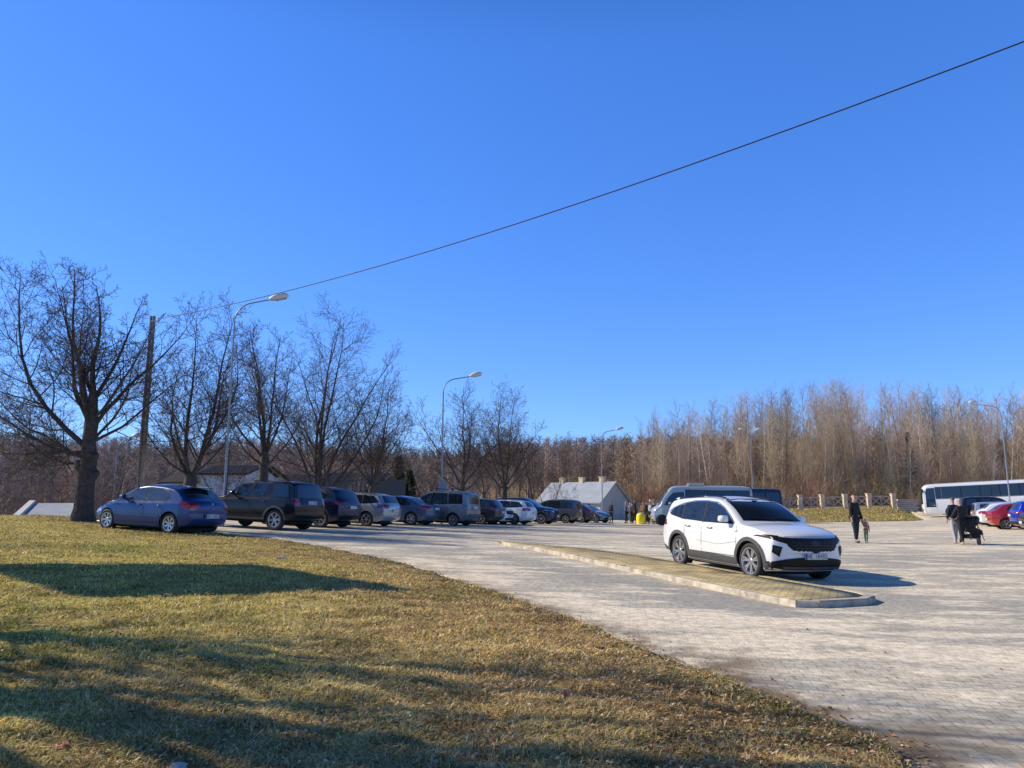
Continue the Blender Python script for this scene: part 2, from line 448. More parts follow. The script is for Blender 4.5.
lawn_poly = [tuple(p) for p in EW] + [(-2,-9),(-45,-9),(-45,24.0),(-30,27.0),(-19,28.7),(-15.9,29.3)]
def in_poly(x, y, poly):
    ins = np.zeros(np.shape(x), bool); n = len(poly)
    for i in range(n):
        a = poly[i]; b = poly[(i+1) % n]
        if a[1] == b[1]: continue
        c = ((a[1] > y) != (b[1] > y)); ins ^= c & (x < (b[0]-a[0])*(y-a[1])/(b[1]-a[1])+a[0])
    return ins

def pavingmat():
    m, nt, b = newmat('worn_grey_pavers')
    N = nt.nodes; L = nt.links
    tc = N.new('ShaderNodeTexCoord')
    mp = N.new('ShaderNodeMapping'); mp.inputs['Rotation'].default_value = (0,0,math.radians(9)); L.new(tc.outputs['Object'], mp.inputs['Vector'])
    wob = N.new('ShaderNodeTexNoise'); wob.inputs['Scale'].default_value = .8; wob.inputs['Detail'].default_value = 2; L.new(tc.outputs['Object'], wob.inputs['Vector'])
    wv = N.new('ShaderNodeVectorMath'); wv.operation = 'SCALE'; wv.inputs['Scale'].default_value = .10; L.new(wob.outputs['Color'], wv.inputs[0])
    av = N.new('ShaderNodeVectorMath'); av.operation = 'ADD'; L.new(mp.outputs[0], av.inputs[0]); L.new(wv.outputs[0], av.inputs[1])
    br = N.new('ShaderNodeTexBrick'); br.inputs['Scale'].default_value = 1.0
    br.inputs['Brick Width'].default_value = .20; br.inputs['Row Height'].default_value = .11; br.inputs['Mortar Size'].default_value = .010; br.inputs['Mortar Smooth'].default_value = .35
    br.inputs['Color1'].default_value = (.58,.52,.40,1); br.inputs['Color2'].default_value = (.65,.585,.45,1); br.inputs['Mortar'].default_value = (.44,.375,.27,1); br.inputs['Bias'].default_value = -.1
    L.new(av.outputs[0], br.inputs['Vector'])
    def noise(s, d, stretch=None, rot=0):
        n = N.new('ShaderNodeTexNoise'); n.inputs['Scale'].default_value = s; n.inputs['Detail'].default_value = d; n.inputs['Roughness'].default_value = .62
        if stretch:
            q = N.new('ShaderNodeMapping'); q.inputs['Scale'].default_value = stretch; q.inputs['Rotation'].default_value = (0,0,rot)
            L.new(tc.outputs['Object'], q.inputs['Vector']); L.new(q.outputs[0], n.inputs['Vector'])
        else: L.new(tc.outputs['Object'], n.inputs['Vector'])
        return n
    def rng(src, a, c, lo=0, hi=1):
        r = N.new('ShaderNodeMapRange'); r.inputs['From Min'].default_value = a; r.inputs['From Max'].default_value = c; r.inputs['To Min'].default_value = lo; r.inputs['To Max'].default_value = hi
        r.interpolation_type = 'SMOOTHSTEP'
        L.new(src, r.inputs['Value']); return r.outputs[0]
    def mix(f, a, bb):
        x = N.new('ShaderNodeMix'); x.data_type = 'RGBA'
        if isinstance(f, float): x.inputs['Factor'].default_value = f
        else: L.new(f, x.inputs['Factor'])
        for k, v in (('A', a), ('B', bb)):
            if isinstance(v, tuple): x.inputs[k].default_value = (*v, 1)
            else: L.new(v, x.inputs[k])
        return x.outputs['Result']
    # sand carried along the wheel tracks, darker worn bands between
    sand = noise(.55, 10, (1, 2.6, 1), math.radians(-20))
    big = noise(.16, 5, (1, 1.8, 1), math.radians(-14))
    fine = noise(9, 8)
    spk = noise(60, 3)
    c = br.outputs['Color']
    at_ = N.new('ShaderNodeAttribute'); at_.attribute_name = 'Col'
    sepc = N.new('ShaderNodeSeparateColor'); L.new(at_.outputs['Color'], sepc.inputs[0])
    def math_(op, p, q):
        m_ = N.new('ShaderNodeMath'); m_.operation = op
        for k, v in enumerate((p, q)):
            if isinstance(v, float): m_.inputs[k].default_value = v
            else: L.new(v, m_.inputs[k])
        return m_.outputs[0]
    dark = math_('MAXIMUM', rng(big.outputs['Fac'], .46, .62, 0, .35), math_('MULTIPLY', sepc.outputs['Green'], .85))
    c = mix(dark, c, (.40,.37,.31))
    # more sand where cars never roll, less on the driven bands
    lvl = math_('ADD', math_('MULTIPLY', sepc.outputs['Blue'], .11), math_('MULTIPLY', sepc.outputs['Green'], -.07))
    sd_ = rng(math_('ADD', sand.outputs['Fac'], lvl), .46, .60, 0, .85)
    c = mix(sd_, c, (.95,.81,.58))
    f1 = rng(fine.outputs['Fac'], .35, .65, .76, 1.16)
    s = N.new('ShaderNodeVectorMath'); s.operation = 'SCALE'; L.new(c, s.inputs[0]); L.new(f1, s.inputs['Scale'])
    f2 = rng(spk.outputs['Fac'], .3, .7, .85, 1.12)
    s2 = N.new('ShaderNodeVectorMath'); s2.operation = 'SCALE'; L.new(s.outputs[0], s2.inputs[0]); L.new(f2, s2.inputs['Scale'])
    dn = noise(2.6, 9)
    dm = N.new('ShaderNodeMath'); dm.operation = 'MULTIPLY'; L.new(sepc.outputs['Red'], dm.inputs[0]); L.new(rng(dn.outputs['Fac'], .35, .62, .0, 1.5), dm.inputs[1]); dm.use_clamp = True
    c2 = mix(dm.outputs[0], s2.outputs[0], (.24,.17,.09))
    L.new(c2, b.inputs['Base Color'])
    b.inputs['Roughness'].default_value = .88; b.inputs['Specular IOR Level'].default_value = .3
    bp = N.new('ShaderNodeBump'); bp.inputs['Strength'].default_value = .45; bp.inputs['Distance'].default_value = .010
    hm = N.new('ShaderNodeMath'); hm.operation = 'SUBTRACT'; L.new(fine.outputs['Fac'], hm.inputs[0]); L.new(br.outputs['Fac'], hm.inputs[1])
    L.new(hm.outputs[0], bp.inputs['Height']); L.new(bp.outputs[0], b.inputs['Normal'])
    return m
def cellA(x, y):
    r = math.hypot(x, y); return .3 if r < 12 else (.7 if r < 28 else 1.6)
def pav_attr(V):
    x, y = V[:,0], V[:,1]; dd = edge_dist(x, y)
    near = ss(20, 9, y)
    e = ss(.75, .0, dd)*(.35+.65*near)
    # soil washed across the corner of the drive
    p = np.array(ground(640, 655)); q = np.array(ground(755, 664)); u = q-p
    t = np.clip(((x-p[0])*u[0]+(y-p[1])*u[1])/(u@u), 0, 1); ds = np.hypot(x-p[0]-t*u[0], y-p[1]-t*u[1])
    e = np.maximum(e, .75*ss(.55, 0, ds))
    p = np.array(ground(905, 735)); ds = np.hypot((x-p[0])/1.6, y-p[1]); e = np.maximum(e, .55*ss(1.1, 0, ds))
    def band(pl, w):
        P_ = np.array([ground(*p) for p in pl]); best = np.full(len(x), 1e9)
        for i in range(len(P_)-1):
            a = P_[i]; u_ = P_[i+1]-a; t_ = np.clip(((x-a[0])*u_[0]+(y-a[1])*u_[1])/(u_@u_), 0, 1)
            best = np.minimum(best, np.hypot(x-a[0]-t_*u_[0], y-a[1]-t_*u_[1]))
        return ss(w, w*.25, best)
    wob = (fbm(x, y, 2.2, 301)-.5)*1.2
    g = np.maximum.reduce([band([(430,549),(520,562),(600,578),(680,594),(760,610)], 1.3), .9*band([(880,598),(950,604),(1100,615)], 1.7), .7*band([(880,560),(1050,556)], 2.5), .6*band([(300,541),(420,536),(560,531)], 1.6)])
    b = np.maximum.reduce([band([(400,560),(450,571),(560,600),(660,630),(760,648)], .75), band([(690,617),(800,632),(900,645),(1100,660)], 1.1), .8*band([(480,543),(600,546),(680,552)], 1.2), .8*band([(880,545),(960,548),(1100,552)], 1.5), .7*band([(830,530),(960,528),(1100,540)], 4)])
    g = np.clip(g+wob*g, 0, 1); b = np.clip(b+wob*b, 0, 1)
    return np.stack([e, g, b], 1)
lot_poly = [(70,-9),(70,92),(48,92),(47.2,90),(35.6,66.2),(34.4,64.7),(30,65.2),(24,64.0),(19,65.6),(14.5,64.8),(13,72),(14,84),(9,84),(4,68),(1.5,62),(-3,55.5),(-6.6,49.2),(-9.6,42.6),(-11.4,37.6),(-13.4,32.2),(-15.2,28.6)]
lot_poly += [tuple(E[0]+np.array((-.6,.25)))]+[tuple(p) for p in (E+np.array((-.25,-.25)))]
tag(sheet('car_park_paving', lot_poly, 0.0, pavingmat(), cellA, 'worn grey block paving of the car park with sandy drift', 'paving', attr=pav_attr), None)

def lawnmat():
    m, nt, b = newmat('lawn_soil')
    a = nt.nodes.new('ShaderNodeAttribute'); a.attribute_name = 'Col'
    tc = nt.nodes.new('ShaderNodeTexCoord'); n = nt.nodes.new('ShaderNodeTexNoise'); n.inputs['Scale'].default_value = 22; n.inputs['Detail'].default_value = 8
    nt.links.new(tc.outputs['Object'], n.inputs['Vector'])
    r = nt.nodes.new('ShaderNodeMapRange'); r.inputs['From Min'].default_value = .3; r.inputs['From Max'].default_value = .7; r.inputs['To Min'].default_value = .45; r.inputs['To Max'].default_value = 1.5
    nt.links.new(n.outputs['Fac'], r.inputs['Value'])
    v = nt.nodes.new('ShaderNodeVectorMath'); v.operation = 'SCALE'; nt.links.new(a.outputs['Color'], v.inputs[0]); nt.links.new(r.outputs[0], v.inputs['Scale'])
    nt.links.new(v.outputs[0], b.inputs['Base Color']); b.inputs['Roughness'].default_value = 1; b.inputs['Specular IOR Level'].default_value = .05
    bp = nt.nodes.new('ShaderNodeBump'); bp.inputs['Strength'].default_value = 1; bp.inputs['Distance'].default_value = .03
    nt.links.new(n.outputs['Fac'], bp.inputs['Height']); nt.links.new(bp.outputs[0], b.inputs['Normal'])
    return m
STRAW = np.array((.92,.69,.32)); GREEN = np.array((.29,.33,.05)); OLIVE = np.array((.70,.59,.14)); BROWN = np.array((.56,.34,.16)); SOIL = np.array((.13,.08,.04))
def lawncolor(x, y):
    """patchwork of straw, green, olive and bare brown, browner towards the drive"""
    d = edge_dist(x, y)
    n1 = fbm(x, y, 2.6, 21); n2 = fbm(x, y, .8, 31); n3 = fbm(x, y, 1.3, 41)
    green = ss(.50, .66, n1*.55+n2*.45)*.75
    left = ss(-.5, -5, x)
    brown = np.clip(ss(3.2, .2, d)*.55 + ss(.52, .68, n3)*.5, 0, 1)
    c = STRAW*.62+OLIVE*.38
    c = c[None]*np.ones((x.size,1))
    c = c*(1-left[:,None]*.75)+OLIVE[None]*1.15*left[:,None]*.75
    c = c*(1-green[:,None])+GREEN[None]*green[:,None]
    c = c*(1-brown[:,None]*.8)+BROWN[None]*brown[:,None]*.8
    return c
def lawn_attr(V):
    return lawncolor(V[:,0], V[:,1])*.50+SOIL*.45
def lawnz(x, y):
    f = ss(24, 8, np.hypot(x, y)); return .035+(.10*(fbm(x, y, 1.1, 61)-.5)+.05*(fbm(x, y, .3, 62, 2)-.5))*f
def cellL(x, y):
    r = math.hypot(x, y); return .10 if r < 8.5 else (.35 if r < 16 else .8)
lawn = sheet('lawn', lawn_poly, .035, lawnmat(), cellL, 'sloping lawn soil under patchy winter grass', 'lawn', attr=lawn_attr)
me = lawn.data; vv = np.empty(len(me.vertices)*3, np.float32); me.vertices.foreach_get('co', vv); vv = vv.reshape(-1,3)
up = vv[:,2] > T(vv[:,0], vv[:,1])
dz = lawnz(vv[:,0].astype(float), vv[:,1].astype(float))-.035
vv[:,2] += np.where(up, dz, 0)*ss(0, .5, edge_dist(vv[:,0], vv[:,1])); me.vertices.foreach_set('co', vv.ravel()); me.update()

# grass blades: nobody could count them
def blades(N, rmin, rmax, poly, zfun, colfun, seed, hmul=1.0, power=1.0, a0=-0.86, a1=0.7, clump=True, wide=1.0):
    r_ = np.random.default_rng(seed)
    u = r_.random(N)
    e = 2-power-1+1e-6
    r = (rmin**e+(rmax**e-rmin**e)*u)**(1/e)
    th = r_.uniform(math.atan(a0), math.atan(a1), N)
    x = r*np.sin(th); y = r*np.cos(th)
    k = in_poly(x, y, poly)
    x, y, r = x[k], y[k], r[k]
    if clump:
        dn = fbm(x, y, .35, seed+3); kk = r_.random(len(x)) < np.clip((dn-.33)*3.2, .10, 1); x, y, r = x[kk], y[kk], r[kk]
    n = len(x)
    z = T(x, y)+zfun(x, y)
    h = (.02+.04*r_.random(n)**1.6)*hmul*(1+.35*(fbm(x, y, .5, seed+9)-.5)*3)
    h = np.clip(h, .012, .16)
    wd = (.0028+.0010*r)*(.7+.6*r_.random(n))*.47*wide
    az = r_.uniform(0, 2*PI, n); lean = r_.uniform(.3, 2.6, n)*h
    dx, dy = np.cos(az), np.sin(az); px, py = -dy, dx
    tw = r_.uniform(-1, 1, n)
    b0 = np.stack([x-px*wd, y-py*wd, z-.005], 1); b1 = np.stack([x+px*wd, y+py*wd, z-.005], 1)
    m0 = np.stack([x+dx*lean*.35-px*wd*.7, y+dy*lean*.35-py*wd*.7, z+h*.65], 1); m1 = m0+np.stack([px*wd*1.4, py*wd*1.4, 0*wd], 1)
    t = np.stack([x+dx*lean, y+dy*lean, z+h*r_.uniform(.6, 1.05, n)], 1)
    V = np.stack([b0, b1, m1, t, m0], 1).reshape(-1, 3)
    q = np.arange(n)*5
    F = np.concatenate([np.stack([q, q+1, q+2], 1), np.stack([q, q+2, q+4], 1), np.stack([q+4, q+2, q+3], 1)])
    c = colfun(x, y)
    rr = r_.random(n)[:,None]
    straw = np.array((.92,.76,.46)); g = np.array((.30,.36,.06))
    c = np.where(rr < .30, c*.4+straw*.6, np.where(rr > .80, c*.45+g*.55, c))
    c = c*(r_.uniform(.5, 1.45, n)[:,None])*(.55+.9*fbm(x, y, .28, seed+12, 2))[:,None]
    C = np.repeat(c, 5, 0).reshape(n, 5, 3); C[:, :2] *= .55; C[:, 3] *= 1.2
    return V, F, C.reshape(-1, 3)
GM = attrmat('grass_blade', rough=.7, spec=.15, trans=.25)
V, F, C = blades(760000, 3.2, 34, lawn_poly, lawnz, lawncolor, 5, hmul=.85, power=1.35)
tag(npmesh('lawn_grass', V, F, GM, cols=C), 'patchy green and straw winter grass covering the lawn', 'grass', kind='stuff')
del V, F, C

# leaf litter along the drive and over the lawn
def litter(N, seed):
    r_ = np.random.default_rng(seed)
    r = 3.2*(26/3.2)**r_.random(N); th = r_.uniform(math.atan(-.8), math.atan(.66), N)
    x = r*np.sin(th); y = r*np.cos(th); d = edge_dist(x, y); k = in_poly(x, y, lawn_poly)
    p = np.where(k, .30+.9*np.exp(-(d/1.6)**2), .45*np.exp(-(d/.28)**2)+.006)
    s = r_.random(N) < p; x, y, r, k = x[s], y[s], r[s], k[s]; n = len(x)
    z = T(x, y)+np.where(k, lawnz(x, y)+.012+.03*r_.random(n), .006)
    sz = r_.uniform(.007, .018, n)*(1+.025*r); az = r_.uniform(0, 2*PI, n)
    a = np.stack([np.cos(az), np.sin(az), r_.uniform(-.5, .5, n)], 1)*sz[:,None]
    b = np.stack([-np.sin(az), np.cos(az), r_.uniform(-.6, .6, n)], 1)*sz[:,None]*r_.uniform(.4, .8, n)[:,None]
    c = np.stack([x, y, z], 1); up = np.zeros((n,3)); up[:,2] = sz*r_.uniform(-.1, .5, n)
    V = np.stack([c-a, c-b*.9-a*.2+up, c+a*1.1+up*.6, c+b*.9-a*.1+up], 1).reshape(-1,3)
    q = np.arange(n)*4; F = np.concatenate([np.stack([q, q+1, q+2], 1), np.stack([q, q+2, q+3], 1)])
    pal = np.array([(.54,.30,.14),(.64,.43,.22),(.42,.22,.10),(.72,.57,.36),(.24,.12,.06)])
    cc = pal[r_.integers(0, 5, n)]*r_.uniform(.7, 1.25, n)[:,None]
    return V, F, np.repeat(cc, 4, 0)
V, F, C = litter(80000, 77)
tag(npmesh('leaf_litter', V, F, attrmat('dead_leaf', .75, .2, .15), cols=C), 'dead brown leaves scattered on the lawn and along the drive edge', 'leaves', kind='stuff')

# grassy verge under the fence + grass on it
verge_poly = [(14.2,65.2),(19,66),(24,64.4),(30,65.6),(34.6,65.0),(36.1,66.4),(46.4,88),(14.2,88)]
def vcol(x, y):
    n = fbm(x, y, 4, 91)[:,None]
    return np.array((.56,.44,.17))*(.6+.7*n)*np.ones((x.size,1))
tag(sheet('grass_verge', verge_poly, .02, lawnmat(), lambda x, y: 1.2, 'dry grass verge rising to the fence', 'verge', attr=lambda V: vcol(V[:,0], V[:,1])), None)
V, F, C = blades(60000, 60, 92, verge_poly, lambda x, y: 0*x+.02, vcol, 15, hmul=3.2, power=0.0, a0=.15, a1=.68, clump=False, wide=.8)
tag(npmesh('verge_grass', V, F, GM, cols=C), 'dry yellow grass on the verge below the fence', 'grass', kind='stuff')

# ------------------------------------------------------------------ kerbed island
ISL_NEAR = [(820,608.0),(796,607.5),(778,604),(740,596),(700,587.5),(660,578.5),(620,570),(590,563),(560,556),(530,550),(506,546)]
ISL_FAR = [(500,543.2),(545,548),(590,551.5),(640,558.5),(690,566.6),(740,576),(790,585),(840,593.5),(866,598.5),(876,602),(868,605.2)]
near = [ground(*p) for p in ISL_NEAR]; far = [ground(*p) for p in ISL_FAR]
def island():
    ring = near+far
    P = np.array(ring); c = []
    n = len(P); KW = .15; KH = .095
    # inward offset
    area = sum(P[i][0]*P[(i+1)%n][1]-P[(i+1)%n][0]*P[i][1] for i in range(n))
    s = 1 if area > 0 else -1
    off = []
    for i in range(n):
        t = P[(i+1)%n]-P[i-1]; t /= np.linalg.norm(t); off.append(P[i]+s*np.array((-t[1], t[0]))*KW)
    off = np.array(off)
    root = empty('traffic_island', (0,0,0), 0, 'long low kerbed island of yellowish pavers beside the white car', 'traffic island')
    # kerb stones: cut the outer polyline in 1 m stones
    def pos(i, f, Q): return Q[i]+(Q[(i+1)%n]-Q[i])*f
    vs = []; fs = []
    seg = []
    for i in range(n):
        L = np.linalg.norm(P[(i+1)%n]-P[i]); k = max(1, round(L/1.0))
        for j in range(k): seg.append((i, j/k, (j+1)/k))
    rs = random.Random(3)
    for (i, f0, f1) in seg:
        g = .006/max(.2, np.linalg.norm(P[(i+1)%n]-P[i]))
        a0, a1 = pos(i, f0+g, P), pos(i, f1-g, P); b0, b1 = pos(i, f0+g, off), pos(i, f1-g, off)
        q = rs.uniform(-.006, .006)
        z = [Tz(*a0), Tz(*a1), Tz(*b1), Tz(*b0)]
        ch = .02
        m = len(vs)
        ia0 = a0+(b0-a0)*.15; ia1 = a1+(b1-a1)*.15
        vs += [(*a0, z[0]-.05),(*a1, z[1]-.05),(*b1, z[2]-.05),(*b0, z[3]-.05),
               (*a0, z[0]+KH-ch+q),(*a1, z[1]+KH-ch+q),(*b1, z[2]+KH+q),(*b0, z[3]+KH+q),
               (*ia0, z[0]+KH+q),(*ia1, z[1]+KH+q)]
        fs += [(m,m+1,m+5,m+4),(m+4,m+5,m+9,m+8),(m+8,m+9,m+6,m+7),(m+3,m+7,m+6,m+2),(m,m+4,m+8,m+7,m+3),(m+1,m+2,m+6,m+9,m+5)]
    me = bpy.data.meshes.new('kerb'); me.from_pydata(vs, [], fs)
    me.polygons.foreach_set('material_index', np.repeat([1 if len(near) <= q[0] < n-4 else 0 for q in seg], 6)); link('kerb', me, [M['kerb'], M['kerbold']], root)
    # paver top
    m, nt, b = newmat('yellow_pavers'); N = nt.nodes; L = nt.links
    tc = N.new('ShaderNodeTexCoord'); mp = N.new('ShaderNodeMapping'); mp.inputs['Rotation'].default_value = (0,0,math.radians(24))
    L.new(tc.outputs['Object'], mp.inputs[0])
    br = N.new('ShaderNodeTexBrick'); br.inputs['Scale'].default_value = 1; br.inputs['Brick Width'].default_value = .24; br.inputs['Row Height'].default_value = .14; br.inputs['Mortar Size'].default_value = .012
    br.inputs['Color1'].default_value = (.50,.39,.19,1); br.inputs['Color2'].default_value = (.62,.49,.25,1); br.inputs['Mortar'].default_value = (.27,.21,.09,1)
    L.new(mp.outputs[0], br.inputs['Vector'])
    n1 = N.new('ShaderNodeTexNoise'); n1.inputs['Scale'].default_value = 2.2; n1.inputs['Detail'].default_value = 9; L.new(tc.outputs['Object'], n1.inputs['Vector'])
    r = N.new('ShaderNodeMapRange'); r.inputs['From Min'].default_value = .35; r.inputs['From Max'].default_value = .65; r.inputs['To Min'].default_value = .65; r.inputs['To Max'].default_value = 1.2; L.new(n1.outputs['Fac'], r.inputs[0])
    v = N.new('ShaderNodeVectorMath'); v.operation = 'SCALE'; L.new(br.outputs['Color'], v.inputs[0]); L.new(r.outputs[0], v.inputs['Scale'])
    L.new(v.outputs[0], b.inputs['Base Color']); b.inputs['Roughness'].default_value = .95
    bp = N.new('ShaderNodeBump'); bp.inputs['Distance'].default_value = .01; bp.invert = True; L.new(br.outputs['Fac'], bp.inputs['Height']); L.new(bp.outputs[0], b.inputs['Normal'])
    o = sheet('paver_top', [tuple(p) for p in off], KH-.012, m, lambda x, y: .5, None, None, skirt=.1)
    del o['kind']; o.parent = root
island()

# ------------------------------------------------------------------ CAR GENERATOR
def chaikin(P, n=3, keep=True):
    P = [np.array(p, float) for p in P]
    for _ in range(n):
        Q = [P[0]]
        for a, b in zip(P[:-1], P[1:]):
            Q.append(a*.8+b*.2); Q.append(a*.2+b*.8)
        Q.append(P[-1]); P = Q
    return np.array(P)
def make_body(sp):
    W = sp['W']; top = chaikin(sp['top'], 3); bot = chaikin(sp['bot'], 3)
    xr, xf = top[0][0]+sp.get('er', .10), top[-1][0]-sp.get('ef', .12)
    al = np.concatenate([[0], np.cumsum(np.hypot(*np.diff(top, axis=0).T))])
    i_r = np.argmax(top[:,0] > xr); i_f = len(top)-1-np.argmax(top[::-1,0] < xf)
    s_r, s_f = al[i_r], al[i_f]
    step = sp.get('step', .055)
    S = np.concatenate([np.linspace(0, s_r, 7)[:-1], np.linspace(s_r, s_f, int((s_f-s_r)/step)), np.linspace(s_f, al[-1], 8)[1:]])
    bl = np.concatenate([[0], np.cumsum(np.hypot(*np.diff(bot, axis=0).T))])
    jr = np.argmax(bot[:,0] > xr); jf = len(bot)-1-np.argmax(bot[::-1,0] < xf)
    belt = np.array(sp['belt']); plan = np.array(sp['plan'])
    rings = []
    Lr, Lf = top[0][0], top[-1][0]
    for s in S:
        xt, zt = np.interp(s, al, top[:,0]), np.interp(s, al, top[:,1])
        if s < s_r: q = s/s_r*bl[jr]
        elif s > s_f: q = bl[jf]+(s-s_f)/(al[-1]-s_f)*(bl[-1]-bl[jf])
        else: q = None
        if q is None: xb = xt; zb = np.interp(xt, bot[:,0], bot[:,1])
        else: xb, zb = np.interp(q, bl, bot[:,0]), np.interp(q, bl, bot[:,1])
        H = max(zt-zb, 1e-4)
        zl = min(np.interp(xt, belt[:,0], belt[:,1]), zb+.93*H)
        w = W*np.interp(xt, plan[:,0], plan[:,1])
        fr = [0, .0, .05, .18, .38, .60, .80, .90, .96, 1.0]; fw = [.80, .90, .955, .985, 1.0, 1.0, .992, .982, .968, .952]
        pts = [(0, zb)]
        for f, g in zip(fr, fw):
            pts.append((w*g, zb+(zl-zb)*f))
        h = zt-zl
        tum = sp.get('tum', .30)
        wr = w*.952-tum*h
        crown = min(sp.get('crown', .05), .55*h); r = min(sp.get('rr', .09), .5*(h-crown))
        ze = zt-crown
        hh = max(h-crown-r, 0)
        for f in (.33, .66, 1.0): pts.append((w*.952-(tum*hh)*f, zl+hh*f))
        wc = w*.952-tum*hh
        for k in (1, 2, 3): 
            a = k/3*PI/2; pts.append((wc-r*1.1*(1-math.cos(a)), zl+hh+r*math.sin(a)))
        w3 = wc-r*1.1
        for f in (.8, .55, .28, 0): pts.append((w3*f, ze+crown*(1-f*f)))
        ring = [(xb+(xt-xb)*((z-zb)/H), y, z) for (y, z) in pts]
        rings.append(ring)
    K = len(rings[0]); V = []; 
    for ring in rings:
        full = ring+[(x, -y, z) for (x, y, z) in ring[1:-1][::-1]]
        V += full
    n = 2*K-2
    V = np.array(V)
    cf, cr = sp.get('cf', .30), sp.get('cr', .18)
    yy = np.abs(V[:,1])/W
    V[:,0] -= cf*yy**3*ss(Lf-sp.get('zf', 1.0), Lf, V[:,0])
    V[:,0] += cr*yy**3*ss(Lr+.8, Lr, V[:,0])
    F = [(i*n+j, i*n+(j+1)%n, (i+1)*n+(j+1)%n, (i+1)*n+j) for i in range(len(rings)-1) for j in range(n)]
    me = bpy.data.meshes.new('body'); me.from_pydata([tuple(p) for p in V], [], F)
    bm = bmesh.new(); bm.from_mesh(me); bmesh.ops.remove_doubles(bm, verts=bm.verts, dist=.0008)
    bmesh.ops.recalc_face_normals(bm, faces=bm.faces)
    return me, bm
def apply_bool(me, cutters):
    o = bpy.data.objects.new('tmp', me); COL.objects.link(o)
    for c in cutters:
        md = o.modifiers.new('b', 'BOOLEAN'); md.operation = 'DIFFERENCE'; md.object = c; md.solver = 'EXACT'; md.material_mode = 'TRANSFER'
    dg = bpy.context.evaluated_depsgraph_get(); r = bpy.data.meshes.new_from_object(o.evaluated_get(dg))
    bpy.data.objects.remove(o)
    for c in cutters: bpy.data.objects.remove(c)
    return r
AX = {'l': (Vector((0,1,0)), lambda u, v: Vector((u, 3, v)), Vector((0,-1,0))),
      'r': (Vector((0,-1,0)), lambda u, v: Vector((u, -3, v)), Vector((0,1,0))),
      'f': (Vector((1,0,0)), lambda u, v: Vector((12, u, v)), Vector((-1,0,0))),
      'b': (Vector((-1,0,0)), lambda u, v: Vector((-12, u, v)), Vector((1,0,0))),
      't': (Vector((0,0,1)), lambda u, v: Vector((u, v, 6)), Vector((0,0,-1)))}
def patch(bvh, polys, ax, off, name, mat, parent, g=.09, thick=0):
    """a trim piece, pane or lamp: outline drawn in one elevation, laid on the body surface"""
    if polys and not isinstance(polys[0][0], (tuple, list)): polys = [polys]
    bm = bmesh.new()
    for poly in polys:
        vs = [bm.verts.new((u, v, 0)) for u, v in poly]
        try: bm.faces.new(vs)
        except ValueError: continue
    us = [p[0] for q in polys for p in q]; vs_ = [p[1] for q in polys for p in q]
    for lo, hi, nrm, mk in ((min(us), max(us), (1,0,0), lambda t: (t,0,0)), (min(vs_), max(vs_), (0,1,0), lambda t: (0,t,0))):
        n = int((hi-lo)/g)+1
        for k in range(1, n):
            bmesh.ops.bisect_plane(bm, geom=bm.verts[:]+bm.edges[:]+bm.faces[:], plane_co=mk(lo+(hi-lo)*k/n), plane_no=nrm)
    bmesh.ops.triangulate(bm, faces=bm.faces)
    _, org, dr = AX[ax]
    dead = []
    for v in bm.verts:
        h = bvh.ray_cast(org(v.co.x, v.co.y), dr)
        if h[0] is None: dead.append(v); continue
        nn = h[1]
        if nn.dot(dr) > 0: nn = -nn
        nn = (nn - dr*.6).normalized()
        v.co = h[0]+nn*off
    bmesh.ops.delete(bm, geom=dead, context='VERTS')
    me = bpy.data.meshes.new(name); bm.to_mesh(me); bm.free()
    if len(me.polygons) == 0: return None
    return link(name, me, mat, parent, smooth=40)
def strip(pts, w):
    out = []
    for (a, b) in zip(pts[:-1], pts[1:]):
        a = np.array(a, float); b = np.array(b, float); d = b-a; d /= np.linalg.norm(d); n = np.array((-d[1], d[0]))*w/2
        out.append([tuple(a+n), tuple(b+n), tuple(b-n), tuple(a-n)])
    return out
def arc(cx, cz, r0, r1, a0, a1, n=14):
    A = [math.radians(a0+(a1-a0)*k/n) for k in range(n+1)]
    out = []
    for p, q in zip(A[:-1], A[1:]):
        out.append([(cx+r0*math.cos(p), cz+r0*math.sin(p)), (cx+r1*math.cos(p), cz+r1*math.sin(p)), (cx+r1*math.cos(q), cz+r1*math.sin(q)), (cx+r0*math.cos(q), cz+r0*math.sin(q))])
    return out
WHEELS = {}
